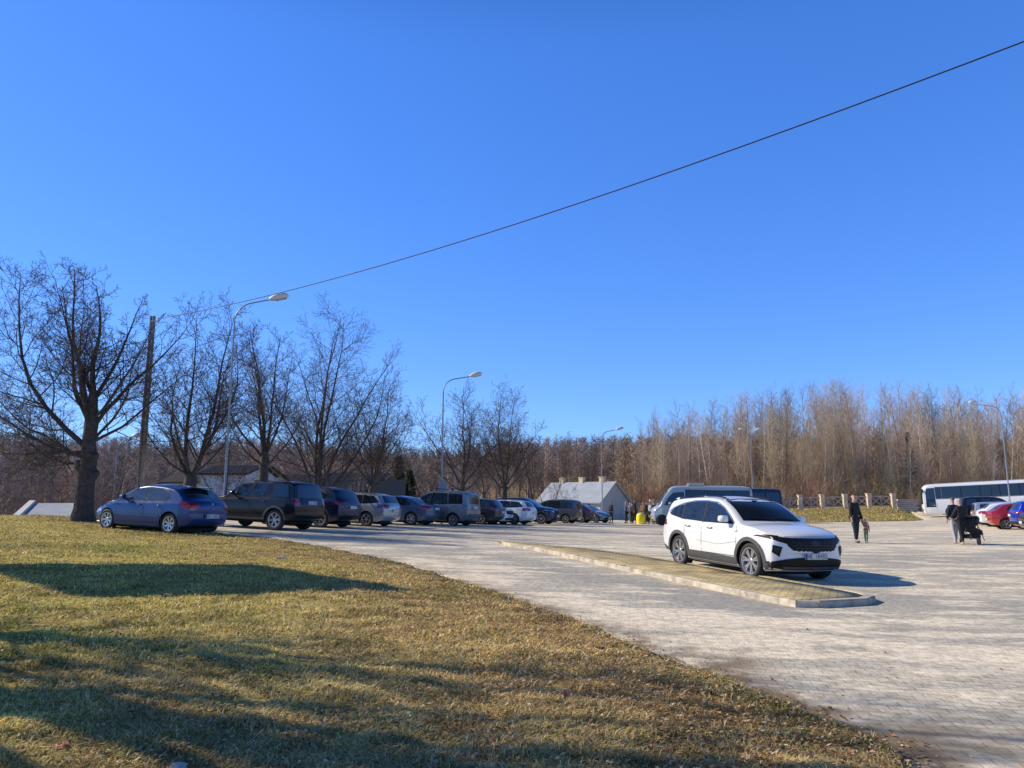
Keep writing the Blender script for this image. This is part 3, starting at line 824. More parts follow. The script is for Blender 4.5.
def wheel_meshes(R, rimf=.66, ns=5, w=.215, dark=False, detail=1):
    key = (round(R,3), rimf, ns, dark)
    if key in WHEELS: return WHEELS[key]
    rr = R*rimf
    t = MB(); t.lathe([(rr, -w*.42),(rr+.012, -w*.5),(R-.045, -w*.52),(R-.012, -w*.44),(R, -w*.3),(R, w*.3),(R-.012, w*.44),(R-.045, w*.52),(rr+.012, w*.5),(rr, w*.42)], axis='y', n=40)
    me_t = bpy.data.meshes.new('tyre'); me_t.from_pydata(t.v, [], t.f); me_t.shade_smooth(); me_t.materials.append(M['tyre'])
    r = MB()   # outer face at +y
    r.mi = 0
    r.lathe([(rr-.003, -w*.4),(rr, w*.42),(rr+.006, w*.505),(rr-.012, w*.50),(rr-.026, w*.40),(rr-.03, w*.05)], axis='y', n=40)
    r.mi = 1
    r.lathe([(rr-.03, w*.05),(rr*.5, w*.0),(.001, w*.0)], axis='y', n=40)
    r.mi = 0
    r.lathe([(rr*.24, w*.0),(rr*.23, w*.34),(rr*.14, w*.40),(.001, w*.40)], axis='y', n=20)
    for k in range(ns):
        a = 2*PI*k/ns
        for da, tw in ((-.30/ns*2.4, .12), (.30/ns*2.4, .12)) if ns <= 7 else ((0, 0),):
            c0 = a+da*.7; c1 = a+da*1.25
            w0, w1 = rr*.085, rr*.065
            y0, y1 = w*.36, w*.40
            p = []
            for (rad, ang, ww, yy) in ((rr*.18, c0, w0, y0), (rr*.96, c1, w1*1.3, y1)):
                cx, cz = rad*math.cos(ang), rad*math.sin(ang); tx, tz = -math.sin(ang), math.cos(ang)
                p += [(cx-tx*ww, yy-.05, cz-tz*ww), (cx-tx*ww*.8, yy, cz-tz*ww*.8), (cx+tx*ww*.8, yy, cz+tz*ww*.8), (cx+tx*ww, yy-.05, cz+tz*ww)]
            r.add(p, [(0,1,5,4),(1,2,6,5),(2,3,7,6),(4,5,6,7),(0,3,2,1)])
    me_r = bpy.data.meshes.new('rim'); me_r.from_pydata(r.v, [], r.f); me_r.polygons.foreach_set('material_index', r.m)
    me_r.materials.append(M['rimdark'] if dark else M['rim']); me_r.materials.append(M['rimdark'])
    me_r.shade_smooth(); me_r.set_sharp_from_angle(angle=.6)
    WHEELS[key] = (me_t, me_r); return WHEELS[key]
def text_mesh(s, size):
    cu = bpy.data.curves.new('t', 'FONT'); cu.body = s; cu.size = size; cu.align_x = 'CENTER'; cu.align_y = 'CENTER'
    o = bpy.data.objects.new('t', cu); COL.objects.link(o)
    dg = bpy.context.evaluated_depsgraph_get(); me = bpy.data.meshes.new_from_object(o.evaluated_get(dg)); bpy.data.objects.remove(o)
    return me
def add_plate(root, x, z, face, txt, bw=.52, tilt=0):
    """face=+1 looks to +x"""
    b = MB(); b.box((0,0,0), (.012, bw, .115)); p = b.build('number_plate', M['plate'], root, (x, 0, z), bevel=.003)
    p.rotation_euler = (0, tilt, 0 if face > 0 else PI)
    b = MB(); b.box((.0065, -bw/2+.022, 0), (.003, .042, .109)); b.build('country_band', M['platebl'], p)
    if txt:
        st = (bw-.075)/len(txt)
        for k, ch in enumerate(txt):
            if ch == ' ': continue
            me = text_mesh(ch, .118); me.materials.clear(); me.materials.append(M['text']); o = link('character', me, M['text'], p)
            o.rotation_euler = (PI/2, 0, PI/2); o.location = (.0085, .022+(k-(len(txt)-1)/2)*st, 0); o.scale = (.78, 1, 1)

def poly_scale(p, sx, sz): return [(a*sx, b*sz) for a, b in p]
SPECS = {}
SPECS['suv'] = dict(W=.925, L=4.5, wx=(1.385,-1.295), R=.362, rc=.405, er=.07, ef=.06, tum=.30, rr=.08, crown=.05, cf=.34, cr=.20,
  top=[(-2.25,.70),(-2.25,.86),(-2.235,1.00),(-2.16,1.11),(-2.06,1.24),(-1.93,1.46),(-1.84,1.56),(-1.45,1.61),(-.8,1.648),(-.2,1.652),(.25,1.60),(.62,1.43),(1.02,1.155),(1.10,1.115),(1.5,1.085),(1.9,1.02),(2.10,.965),(2.19,.91),(2.235,.83),(2.25,.70),(2.25,.58)],
  bot=[(-2.25,.70),(-2.24,.45),(-2.15,.33),(-1.8,.25),(-1.0,.2),(1.2,.2),(1.9,.2),(2.12,.22),(2.22,.30),(2.25,.45),(2.25,.58)],
  belt=[(-2.25,.93),(-2.1,1.08),(-1.7,1.17),(-1.2,1.10),(-.5,1.055),(.4,1.035),(1.1,1.01),(1.6,.975),(2.0,.90),(2.25,.80)],
  plan=[(-2.25,.90),(-2.0,.955),(-1.4,1.0),(-.6,.985),(.6,.985),(1.4,1.0),(1.9,.975),(2.25,.90)],
  windows=[[(-.29,1.085),(-.29,1.50),(.10,1.475),(.38,1.37),(.63,1.22),(.82,1.085)],[(-.36,1.09),(-.36,1.505),(-.75,1.495),(-1.13,1.44),(-1.17,1.12)],[(-1.22,1.125),(-1.19,1.43),(-1.50,1.35),(-1.75,1.235),(-1.62,1.195)]],
  screen=[(-.70,1.16),(.70,1.16),(.60,1.56),(.3,1.592),(-.3,1.592),(-.60,1.56)], rear=[(-.60,1.17),(.60,1.17),(.55,1.46),(-.55,1.46)],
  head=[(.50,.865),(.66,.875),(.88,.90),(.90,.875),(.74,.80),(.56,.74)], tail=[(.36,1.02),(.86,1.06),(.88,.94),(.74,.92),(.70,.98),(.36,.985)],
  grille=[(-.62,.865),(.62,.865),(.57,.71),(.42,.575),(-.42,.575),(-.57,.71)], doors=(-1.02,-.32,.98), dz=.42, handles=(.01,-.86), hz=.955, mir=(.66,1.12), plate=(.52,.84), sill=True, arch=True)
SPECS['hatch'] = dict(W=.87, L=4.18, wx=(1.28,-1.25), R=.31, rc=.35, tum=.32, cf=.42, cr=.20, crown=.05, er=.08, ef=.08, rr=.09,
  top=[(-2.05,.62),(-2.06,.78),(-2.03,.92),(-1.93,1.0),(-1.78,1.05),(-1.35,1.33),(-1.15,1.385),(-.7,1.43),(-.15,1.44),(.25,1.38),(.55,1.24),(.95,.985),(1.1,.93),(1.55,.85),(1.88,.72),(2.05,.60),(2.10,.48)],
  bot=[(-2.05,.62),(-2.06,.45),(-1.98,.28),(-1.6,.2),(-1,.17),(1.2,.17),(1.85,.2),(2.02,.28),(2.10,.40),(2.10,.48)],
  belt=[(-2.05,.84),(-1.7,.93),(-1.0,.925),(0,.89),(.9,.85),(1.6,.72),(2.1,.56)],
  plan=[(-2.06,.88),(-1.7,.96),(-1.0,1.0),(.5,1.0),(1.3,.985),(1.8,.93),(2.1,.84)],
  windows=[[(-.20,.945),(-.20,1.31),(.12,1.28),(.36,1.18),(.72,.93)],[(-.28,.945),(-.28,1.315),(-.75,1.295),(-1.02,1.20),(-1.12,1.08),(-1.02,.955)]],
  screen=[(-.66,1.00),(.66,1.00),(.56,1.335),(-.56,1.335)], rear=[(-.60,1.08),(.60,1.08),(.54,1.32),(-.54,1.32)],
  head=[(.48,.62),(.76,.66),(.80,.56),(.74,.50),(.50,.50)], tail=[(.46,.92),(.80,.94),(.82,.76),(.52,.78)],
  grille=[(-.40,.60),(.40,.60),(.36,.50),(-.36,.50)], doors=(-.98,-.24,.88), dz=.30, handles=(-.06,-.84), hz=.80, mir=(.55,.96), plate=(.38,.55))
SPECS['boxsuv'] = dict(W=.95, L=4.5, wx=(1.35,-1.31), R=.37, rc=.42, tum=.20, cf=.22, cr=.10, crown=.04, rr=.07, er=.06, ef=.08,
  top=[(-2.22,.68),(-2.23,.86),(-2.20,1.02),(-2.15,1.12),(-2.0,1.62),(-1.92,1.71),(-1.4,1.75),(-.3,1.74),(.2,1.68),(.5,1.55),(.92,1.20),(1.05,1.14),(1.7,1.08),(2.1,.98),(2.2,.85),(2.22,.66)],
  bot=[(-2.22,.68),(-2.22,.5),(-2.1,.40),(-1.8,.32),(1.7,.3),(2.1,.34),(2.2,.48),(2.22,.66)],
  belt=[(-2.2,1.10),(-1.5,1.13),(0,1.10),(1.0,1.05),(1.8,.99),(2.2,.86)],
  plan=[(-2.22,.93),(-1.8,.98),(-1.0,1.0),(1.0,1.0),(1.8,.97),(2.2,.90)],
  windows=[[(-.20,1.16),(-.20,1.60),(.12,1.58),(.36,1.47),(.66,1.18)],[(-.28,1.16),(-.28,1.61),(-.92,1.61),(-.80,1.16)],[(-1.12,1.17),(-1.18,1.61),(-1.72,1.60),(-1.84,1.18)]],
  screen=[(-.70,1.20),(.70,1.20),(.62,1.62),(-.62,1.62)], rear=[(-.70,1.16),(.70,1.16),(.62,1.60),(-.62,1.60)],
  head=[(.50,1.0),(.84,1.0),(.84,.86),(.50,.84)], tail=[(.66,1.14),(.86,1.14),(.88,.88),(.66,.88)],
  grille=[(-.46,.96),(.46,.96),(.44,.82),(-.44,.82)], doors=(-1.0,-.24,.92), dz=.45, handles=(-.05,-.84), hz=1.0, mir=(.52,1.2), plate=(.6,1.0), sill=True, arch=True)
SPECS['wagon'] = dict(W=.90, L=4.65, wx=(1.42,-1.32), R=.325, rc=.365, tum=.28, cf=.40, cr=.22, crown=.05, rr=.08, er=.08, ef=.08,
  top=[(-2.3,.66),(-2.31,.82),(-2.27,.96),(-2.18,1.04),(-1.9,1.36),(-1.8,1.42),(-1.2,1.47),(-.3,1.485),(.2,1.43),(.6,1.24),(1.0,1.03),(1.15,.98),(1.7,.90),(2.1,.78),(2.26,.66),(2.3,.5)],
  bot=[(-2.3,.66),(-2.3,.45),(-2.2,.3),(-1.8,.2),(1.7,.18),(2.1,.2),(2.26,.3),(2.3,.5)],
  belt=[(-2.3,.90),(-1.8,1.0),(-1,.97),(0,.94),(1,.90),(1.8,.78),(2.3,.6)],
  plan=[(-2.3,.88),(-1.9,.96),(-1.0,1.0),(1.0,1.0),(1.8,.94),(2.3,.84)],
  windows=[[(-.18,.985),(-.18,1.36),(.16,1.33),(.42,1.22),(.74,.975)],[(-.26,.985),(-.26,1.37),(-.98,1.36),(-1.02,1.0)],[(-1.10,1.01),(-1.07,1.36),(-1.55,1.32),(-1.82,1.14),(-1.8,1.06)]],
  screen=[(-.66,1.04),(.66,1.04),(.56,1.38),(-.56,1.38)], rear=[(-.60,1.06),(.60,1.06),(.52,1.36),(-.52,1.36)],
  head=[(.46,.74),(.80,.80),(.84,.68),(.50,.62)], tail=[(.46,.96),(.82,.98),(.85,.82),(.62,.80),(.48,.86)],
  grille=[(-.38,.72),(.38,.72),(.34,.56),(-.34,.56)], doors=(-1.08,-.22,.95), dz=.33, handles=(-.02,-.88), hz=.85, mir=(.6,1.02), plate=(.45,.72))
SPECS['mpv'] = dict(W=.905, L=4.38, wx=(1.42,-1.30), R=.32, rc=.365, tum=.16, cf=.38, cr=.06, crown=.05, rr=.10, er=.06, ef=.08,
  top=[(-2.13,.66),(-2.14,.85),(-2.12,1.02),(-2.04,1.60),(-1.96,1.74),(-1.4,1.79),(-.3,1.79),(.25,1.72),(.75,1.42),(1.2,1.12),(1.35,1.06),(1.85,.92),(2.12,.78),(2.22,.62),(2.24,.48)],
  bot=[(-2.13,.66),(-2.13,.45),(-2.05,.34),(-1.8,.24),(1.7,.2),(2.05,.24),(2.2,.34),(2.24,.48)],
  belt=[(-2.1,1.04),(-1,1.06),(.2,1.02),(1,.97),(1.8,.82),(2.24,.6)],
  plan=[(-2.14,.95),(-1.8,.98),(-1.0,1.0),(1.0,1.0),(1.7,.95),(2.24,.85)],
  windows=[[(.12,1.08),(.12,1.60),(.42,1.53),(.62,1.40),(.95,1.06)],[(.02,1.09),(.02,1.62),(-.86,1.62),(-.92,1.10)],[(-1.02,1.11),(-.98,1.62),(-1.70,1.58),(-1.74,1.14)]],
  screen=[(-.70,1.12),(.70,1.12),(.64,1.66),(-.64,1.66)], rear=[(-.66,1.12),(.66,1.12),(.62,1.60),(-.62,1.60)],
  head=[(.48,.80),(.80,.92),(.84,.78),(.52,.66)], tail=[(.76,1.12),(.90,1.12),(.91,.80),(.76,.80)],
  grille=[(-.38,.72),(.38,.72),(.34,.60),(-.34,.60)], doors=(-.98,.06,1.10), dz=.36, handles=(.2,-.1), hz=.92, mir=(.86,1.12), plate=(.45,.95), sill=True)
SPECS['sedan'] = dict(W=.90, L=4.6, wx=(1.38,-1.32), R=.32, rc=.36, tum=.34, cf=.40, cr=.26, crown=.05, rr=.08, er=.08, ef=.08,
  top=[(-2.28,.66),(-2.29,.82),(-2.25,.94),(-2.1,1.02),(-1.72,1.06),(-1.3,1.26),(-.95,1.38),(-.3,1.44),(.1,1.41),(.5,1.24),(.95,1.0),(1.1,.95),(1.7,.86),(2.1,.74),(2.25,.62),(2.28,.48)],
  bot=[(-2.28,.66),(-2.28,.45),(-2.2,.28),(-1.8,.2),(1.7,.18),(2.1,.2),(2.24,.3),(2.28,.48)],
  belt=[(-2.3,.86),(-1.8,.97),(-1,.95),(0,.92),(1,.88),(1.8,.76),(2.3,.6)],
  plan=[(-2.3,.88),(-1.9,.95),(-1.0,1.0),(1.0,1.0),(1.8,.94),(2.3,.84)],
  windows=[[(-.26,.96),(-.26,1.32),(.08,1.29),(.34,1.18),(.68,.95)],[(-.34,.965),(-.34,1.32),(-.85,1.26),(-1.20,1.08),(-1.10,.98)]],
  screen=[(-.66,1.02),(.66,1.02),(.56,1.34),(-.56,1.34)], rear=[(-.60,1.10),(.60,1.10),(.52,1.34),(-.52,1.34)],
  head=[(.46,.70),(.80,.76),(.84,.64),(.50,.58)], tail=[(.46,.93),(.82,.95),(.85,.78),(.48,.78)],
  grille=[(-.38,.68),(.38,.68),(.34,.52),(-.34,.52)], doors=(-1.06,-.30,.9), dz=.32, handles=(-.08,-.86), hz=.82, mir=(.55,1.0), plate=(.42,.84))
SPECS['minibus'] = dict(W=1.0, L=6.9, wx=(2.72,-1.85), R=.35, rc=.40, tum=.10, cf=.40, cr=.06, crown=.06, rr=.12, er=.06, ef=.10, step=.09,
  top=[(-3.45,.8),(-3.46,1.2),(-3.44,2.5),(-3.35,2.68),(-2.5,2.75),(1.6,2.75),(2.0,2.66),(2.3,2.30),(2.88,1.48),(3.0,1.38),(3.28,1.22),(3.42,1.0),(3.45,.7),(3.45,.6)],
  bot=[(-3.45,.8),(-3.45,.6),(-3.4,.4),(-3,.32),(2.8,.28),(3.3,.3),(3.42,.42),(3.45,.6)],
  belt=[(-3.45,1.28),(1.5,1.28),(2.4,1.2),(3.0,1.05),(3.45,.75)],
  plan=[(-3.45,.95),(-3,.985),(2,1.0),(2.8,.97),(3.45,.86)],
  windows=[[(1.20,1.40),(1.20,2.28),(1.85,2.22),(2.18,1.90),(2.50,1.40)],[(1.05,1.38),(1.05,2.44),(-.85,2.40),(-.85,1.38)],[(-.93,1.38),(-.93,2.40),(-2.1,2.40),(-2.1,1.38)],[(-2.18,1.38),(-2.18,2.40),(-3.2,2.40),(-3.2,1.38)]],
  screen=[(-.80,1.42),(.80,1.42),(.74,2.30),(-.74,2.30)], rear=[(-.70,1.4),(.70,1.4),(.68,2.3),(-.68,2.3)],
  head=[(.55,1.0),(.84,1.12),(.86,.88),(.60,.80)], tail=[(.84,1.5),(.94,1.5),(.95,.95),(.84,.95)],
  grille=[(-.45,.95),(.45,.95),(.42,.74),(-.42,.74)], doors=(1.12,2.52), dz=.42, handles=(1.02,), hz=1.2, mir=(2.15,1.45), plate=(.6,.9))
SPECS['coach'] = dict(W=1.27, L=12, wx=(3.4,-2.9), R=.50, rc=.58, tum=.06, cf=.30, cr=.10, crown=.10, rr=.16, er=.06, ef=.08, step=.16, zf=.9,
  top=[(-6,1.3),(-6.02,2.0),(-5.98,3.0),(-5.8,3.28),(-5,3.36),(4.9,3.36),(5.5,3.30),(5.85,3.0),(5.98,2.2),(6.0,1.2),(6.0,1.0)],
  bot=[(-6,1.3),(-6,.7),(-5.9,.45),(-5.4,.32),(5.2,.30),(5.9,.36),(6.0,.6),(6.0,1.0)],
  belt=[(-6,1.75),(6,1.75)],
  plan=[(-6,.96),(-5.6,.99),(-5,1.0),(5.2,1.0),(6,.94)],
  windows=[[(4.05,1.86),(4.05,2.98),(2.45,2.98),(2.45,1.86)]]+[[(2.38-1.62*k,1.86),(2.38-1.62*k,2.98),(.83-1.62*k,2.98),(.83-1.62*k,1.86)] for k in range(5)]+[[(4.72,1.05),(4.72,2.90),(5.32,2.90),(5.45,2.6),(5.52,1.05)],[(4.14,1.86),(4.14,2.98),(4.62,2.98),(4.62,1.86)]],
  screen=[(-1.08,1.35),(1.08,1.35),(1.04,2.85),(-1.04,2.85)], rear=[(-.9,2.0),(.9,2.0),(.9,2.8),(-.9,2.8)],
  head=[(.75,.85),(1.08,.88),(1.1,.68),(.75,.66)], tail=[(1.0,1.3),(1.16,1.3),(1.16,.7),(1.0,.7)],
  grille=[(-.5,.8),(.5,.8),(.5,.6),(-.5,.6)], doors=(4.60,5.62), dz=.45, handles=(4.8,), hz=1.2, mir=(5.75,2.6), plate=(.5,.8))

PROT = {}
def car(kind, name, label, cat, loc, heading, color, group=None, L=1, H=1, W=1, ns=5, glass='glass', plate_f=None, plate_r=None,
        rails=False, darkrim=False, key=None, extras=None, tilt=True, ampaint=None, cladding=None, rimf=.66):
    sp = dict(SPECS[kind])
    sc = lambda P: [(a*L, b*H) for a, b in P]; sy = lambda P: [(a*W, b*H) for a, b in P]
    for k in ('top','bot','belt'): sp[k] = sc(sp[k])
    sp['plan'] = [(a*L, b) for a, b in sp['plan']]; sp['W'] *= W
    R = sp['R']; rc = sp['rc']; WX = [a*L for a in sp['wx']]
    root = empty(name, loc, heading, label, cat, group)
    if tilt:
        e = .6; c, s = math.cos(heading), math.sin(heading)
        gx = (Tz(loc[0]+e, loc[1])-Tz(loc[0]-e, loc[1]))/(2*e); gy = (Tz(loc[0], loc[1]+e)-Tz(loc[0], loc[1]-e))/(2*e)
        q = Vector((0,0,1)).rotation_difference(Vector((-gx, -gy, 1)).normalized())
        root.rotation_euler = (q.to_matrix() @ Matrix.Rotation(heading, 3, 'Z')).to_euler()
    me, bm = make_body(sp)
    bvh = BVHTree.FromBMesh(bm)
    bm.to_mesh(me); bm.free(); me.materials.append(color); me.materials.append(M['cavity'])
    cut = []
    for x in WX:
        for s in (1, -1):
            b = MB(); b.lathe([(.0, s*(sp['W']-.34)), (rc*1.0, s*(sp['W']-.34)), (rc, s*(sp['W']+.3)), (.0, s*(sp['W']+.3))], c=(x, 0, R), axis='y', n=40)
            m2 = bpy.data.meshes.new('c'); m2.from_pydata(b.v, [], b.f)
            bb = bmesh.new(); bb.from_mesh(m2); bmesh.ops.remove_doubles(bb, verts=bb.verts, dist=1e-5); bmesh.ops.recalc_face_normals(bb, faces=bb.faces); bb.to_mesh(m2); bb.free()
            m2.materials.append(M['cavity'])
            c = bpy.data.objects.new('c', m2); COL.objects.link(c); cut.append(c)
    me2 = apply_bool(me, cut)
    me2.name = 'body'
    link('body', me2, color, root, smooth=32)
    body = root.children[0]
    # underbody
    b = MB(); b.box((0, 0, sp['bot'][len(sp['bot'])//2][1]-.02), ((WX[0]-WX[1])*1.35, sp['W']*1.3, .08)); b.build('underbody', M['cavity'], root)
    for s, ax in ((1, 'l'), (-1, 'r')):
        for i, wdw in enumerate(sp['windows']):
            pw = sc(wdw); cx = sum(p[0] for p in pw)/len(pw); cz = sum(p[1] for p in pw)/len(pw)
            big = [(cx+(p[0]-cx)*1.0+(.037 if p[0] > cx else -.037), cz+(p[1]-cz)+(.02 if p[1] > cz else -.02)) for p in pw]
            fr = patch(bvh, big, ax, .003, 'window_frame', M['blackplastic'], root)
            patch(bvh, pw, ax, .006, 'window', M[glass], root)
        sg = []
        for x in sp['doors']:
            zl = np.interp(x*L, [p[0] for p in sp['belt']], [p[1] for p in sp['belt']])
            sg += strip([(x*L, sp['dz']*H), (x*L, zl-.02), (x*L-.03, zl+.03)], .014)
        if len(sp['doors']) == 3:
            for a_, b_ in ((sp['doors'][1], sp['doors'][2]), (sp['doors'][0]+.12, sp['doors'][1])): sg += strip([(a_*L, sp['dz']*H), (b_*L, sp['dz']*H)], .014)
        patch(bvh, sg, ax, .002, 'door_gap', M['gap'], root, g=.2)
        for x in sp['handles']:
            zz = sp['hz']*H; h = bvh.ray_cast(Vector((x*L, s*3, zz)), Vector((0,-s,0)))
            if h[0]:
                b = MB(); b.tube([(x*L+.09, h[0].y-s*.005, zz), (x*L+.075, h[0].y+s*.03, zz+.002), (x*L-.075, h[0].y+s*.03, zz+.004), (x*L-.09, h[0].y-s*.005, zz+.004)], .013, 6)
                b.build('door_handle', M['chrome'] if cladding == 'hero' else color, root, smooth=60)
        if sp.get('sill'):
            patch(bvh, [(WX[1]+rc+.02, .20*H+.02), (WX[1]+rc+.0, .43*H), (WX[0]-rc, .40*H), (WX[0]-rc-.02, .20*H+.02)], ax, .012, 'sill_trim', M['plastic'], root)
        if sp.get('arch'):
            for x in WX: patch(bvh, arc(x, R, rc-.004, rc+.075, -12, 192), ax, .012, 'arch_trim', M['plastic'], root, g=.12)
        # mirror
        mx, mz = sp['mir'][0]*L, sp['mir'][1]*H
        h = bvh.ray_cast(Vector((mx, s*3, mz-.02)), Vector((0,-s,0)))
        if h[0]:
            y0 = h[0].y; k = 1.35 if kind in ('minibus','coach') else 1
            b = MB(); b.tube([(mx, y0-s*.02, mz-.02), (mx-.01, y0+s*.10, mz)], .022, 6); b.mi = 1
            vs = []; 
            for (yy, hx, hz, dx) in ((.06, .045, .055, 0), (.08, .085, .085, .0), (.16, .095, .09, -.005), (.22, .08, .075, -.02), (.245, .04, .045, -.03)):
                vs += [(mx+dx+hx*k*.75, y0+s*yy*k, mz+.03-hz*.5*k), (mx+dx+hx*k, y0+s*yy*k, mz+.03), (mx+dx+hx*k*.6, y0+s*yy*k, mz+.03+hz*k), (mx+dx-hx*k*.6, y0+s*yy*k, mz+.03+hz*k), (mx+dx-hx*k*.7, y0+s*yy*k, mz+.03-hz*.5*k)]
            fs = [(i*5+j, i*5+(j+1)%5, (i+1)*5+(j+1)%5, (i+1)*5+j) for i in range(4) for j in range(5)]+[(0,1,2,3,4),(24,23,22,21,20)]
            b.add(vs, fs); b.build('mirror', [M['blackplastic'], color if kind != 'coach' else M['blackplastic']], root, smooth=50)
    fr = [(a*1.0+(.02 if a > 0 else -.02), b_+(.02 if b_ > np.mean([q[1] for q in sy(sp['screen'])]) else -.015)) for a, b_ in sy(sp['screen'])]
    patch(bvh, fr, 'f', .003, 'windscreen_frame', M['blackplastic'], root)
    patch(bvh, sy(sp['screen']), 'f', .006, 'windscreen', M['glass_light'] if glass != 'glass' else M['glass'], root)
    patch(bvh, sy(sp['rear']), 'b', .005, 'rear_window', M['glass'], root)
    for s in (1, -1):
        patch(bvh, [(s*a, b_) for a, b_ in sy(sp['head'])], 'f', .010, 'headlight', M['blackplastic'] if cladding == 'hero' else M['lamp'], root, g=.05)
        patch(bvh, [(s*a, b_) for a, b_ in sy(sp['tail'])], 'b', .010, 'taillight', M['red_lamp'], root, g=.05)
        # lamp wrap on the body side
    patch(bvh, sy(sp['grille']), 'f', .008, 'grille', M['blackplastic'], root, g=.07)
    zlow = .42*H if kind not in ('coach',) else .55
    if cladding != 'hero':
        patch(bvh, [(-.62*W, zlow), (.62*W, zlow), (.55*W, zlow-.12), (-.55*W, zlow-.12)], 'f', .006, 'lower_grille', M['blackplastic'], root)
        if sp.get('arch'): patch(bvh, [(-sp['W']*.9, .52*H), (sp['W']*.9, .52*H), (sp['W']*.85, .36*H), (-sp['W']*.85, .36*H)], 'b', .010, 'rear_bumper_trim', M['blackplastic'], root)
    def surf(ax, z, y=0):
        h = bvh.ray_cast(AX[ax][1](y, z), AX[ax][2]); return h[0].x if h[0] else 0
    if kind not in ('coach',):
        pf = plate_f if plate_f is not None else ''; pr = plate_r if plate_r is not None else ''
        add_plate(root, surf('f', sp['plate'][0]*H)+.02, sp['plate'][0]*H, 1, pf)
        add_plate(root, surf('b', sp['plate'][1]*H)-.02, sp['plate'][1]*H, -1, pr)
    if rails:
        for s in (1, -1):
            y = s*(sp['W']*.952-sp.get('tum', .3)*(sp['top'][8][1]-1.05)-.16)
            xs = np.linspace(rails[0]*L, rails[1]*L, 9); pts = []
            for i, x in enumerate(xs):
                h = bvh.ray_cast(Vector((x, y, 4)), Vector((0,0,-1))); pts.append((x, y, h[0].z+(.028 if 0 < i < 8 else .0)))
            b = MB(); b.tube(pts, .016, 6)
            b.build('roof_rail', M['blackplastic'] if rails[2] == 'black' else M['chrome'], root, smooth=60)
    mt, mr = wheel_meshes(R, rimf, ns, dark=darkrim)
    for x in WX:
        for s in (1, -1):
            wl = empty('wheel', (x, s*(sp['W']-.125-.02), R), 0 if s > 0 else PI); wl.parent = root
            wl.rotation_euler = (0, random.uniform(0, 1.2), 0 if s > 0 else PI)
            a = bpy.data.objects.new('tyre', mt); COL.objects.link(a); a.parent = wl
            a = bpy.data.objects.new('rim', mr); COL.objects.link(a); a.parent = wl
    if extras: extras(root, bvh, sp)
    return root

def place(px, py, Y, heading_deg, anchor, kind, L=1, W=1, **kw):
    """put the near wheel named by anchor=(0 front|1 rear, side) at a spot seen at column px, depth Y"""
    sp = SPECS[kind]; a, _ = ray(px, py); x = a*Y; y = Y
    h = math.radians(heading_deg); c, s = math.cos(h), math.sin(h)
    lx, ly = sp['wx'][anchor[0]]*L, anchor[1]*(sp['W']*W-.1)
    cx, cy = x-(c*lx-s*ly), y-(s*lx+c*ly)
    return (cx, cy, Tz(cx, cy)), h

P = dict(white=paint('paint_white', (.84,.83,.80), 0, .4, .04), blue=paint('paint_blue', (.006,.045,.17), .2, .3, .015), black=paint('paint_black', (.006,.007,.010), .0, .3, .004),
  navy=paint('paint_navy', (.010,.02,.055), .3, .3, .02), silver=paint('paint_silver', (.44,.45,.45), .5, .35, .08), sedanblue=paint('paint_slate_blue', (.09,.13,.20), .45, .3, .05),
  greygreen=paint('paint_grey_green', (.19,.235,.25), .5, .33, .12), grey=paint('paint_taupe', (.10,.105,.11), .5, .33, .05), red=paint('paint_red', (.42,.012,.014), .3, .3, .06),
  bright=paint('paint_bright_blue', (.012,.035,.42), .4, .3, .04), minibus=paint('paint_pale_grey_blue', (.38,.42,.39), .1, .35, .10), coach=paint('paint_coach_white', (.84,.83,.79), 0, .35, .06),
  silverblue=paint('paint_silver_blue', (.22,.30,.42), .5, .33, .08), graphite=paint('paint_graphite', (.04,.044,.05), .4, .33, .04))

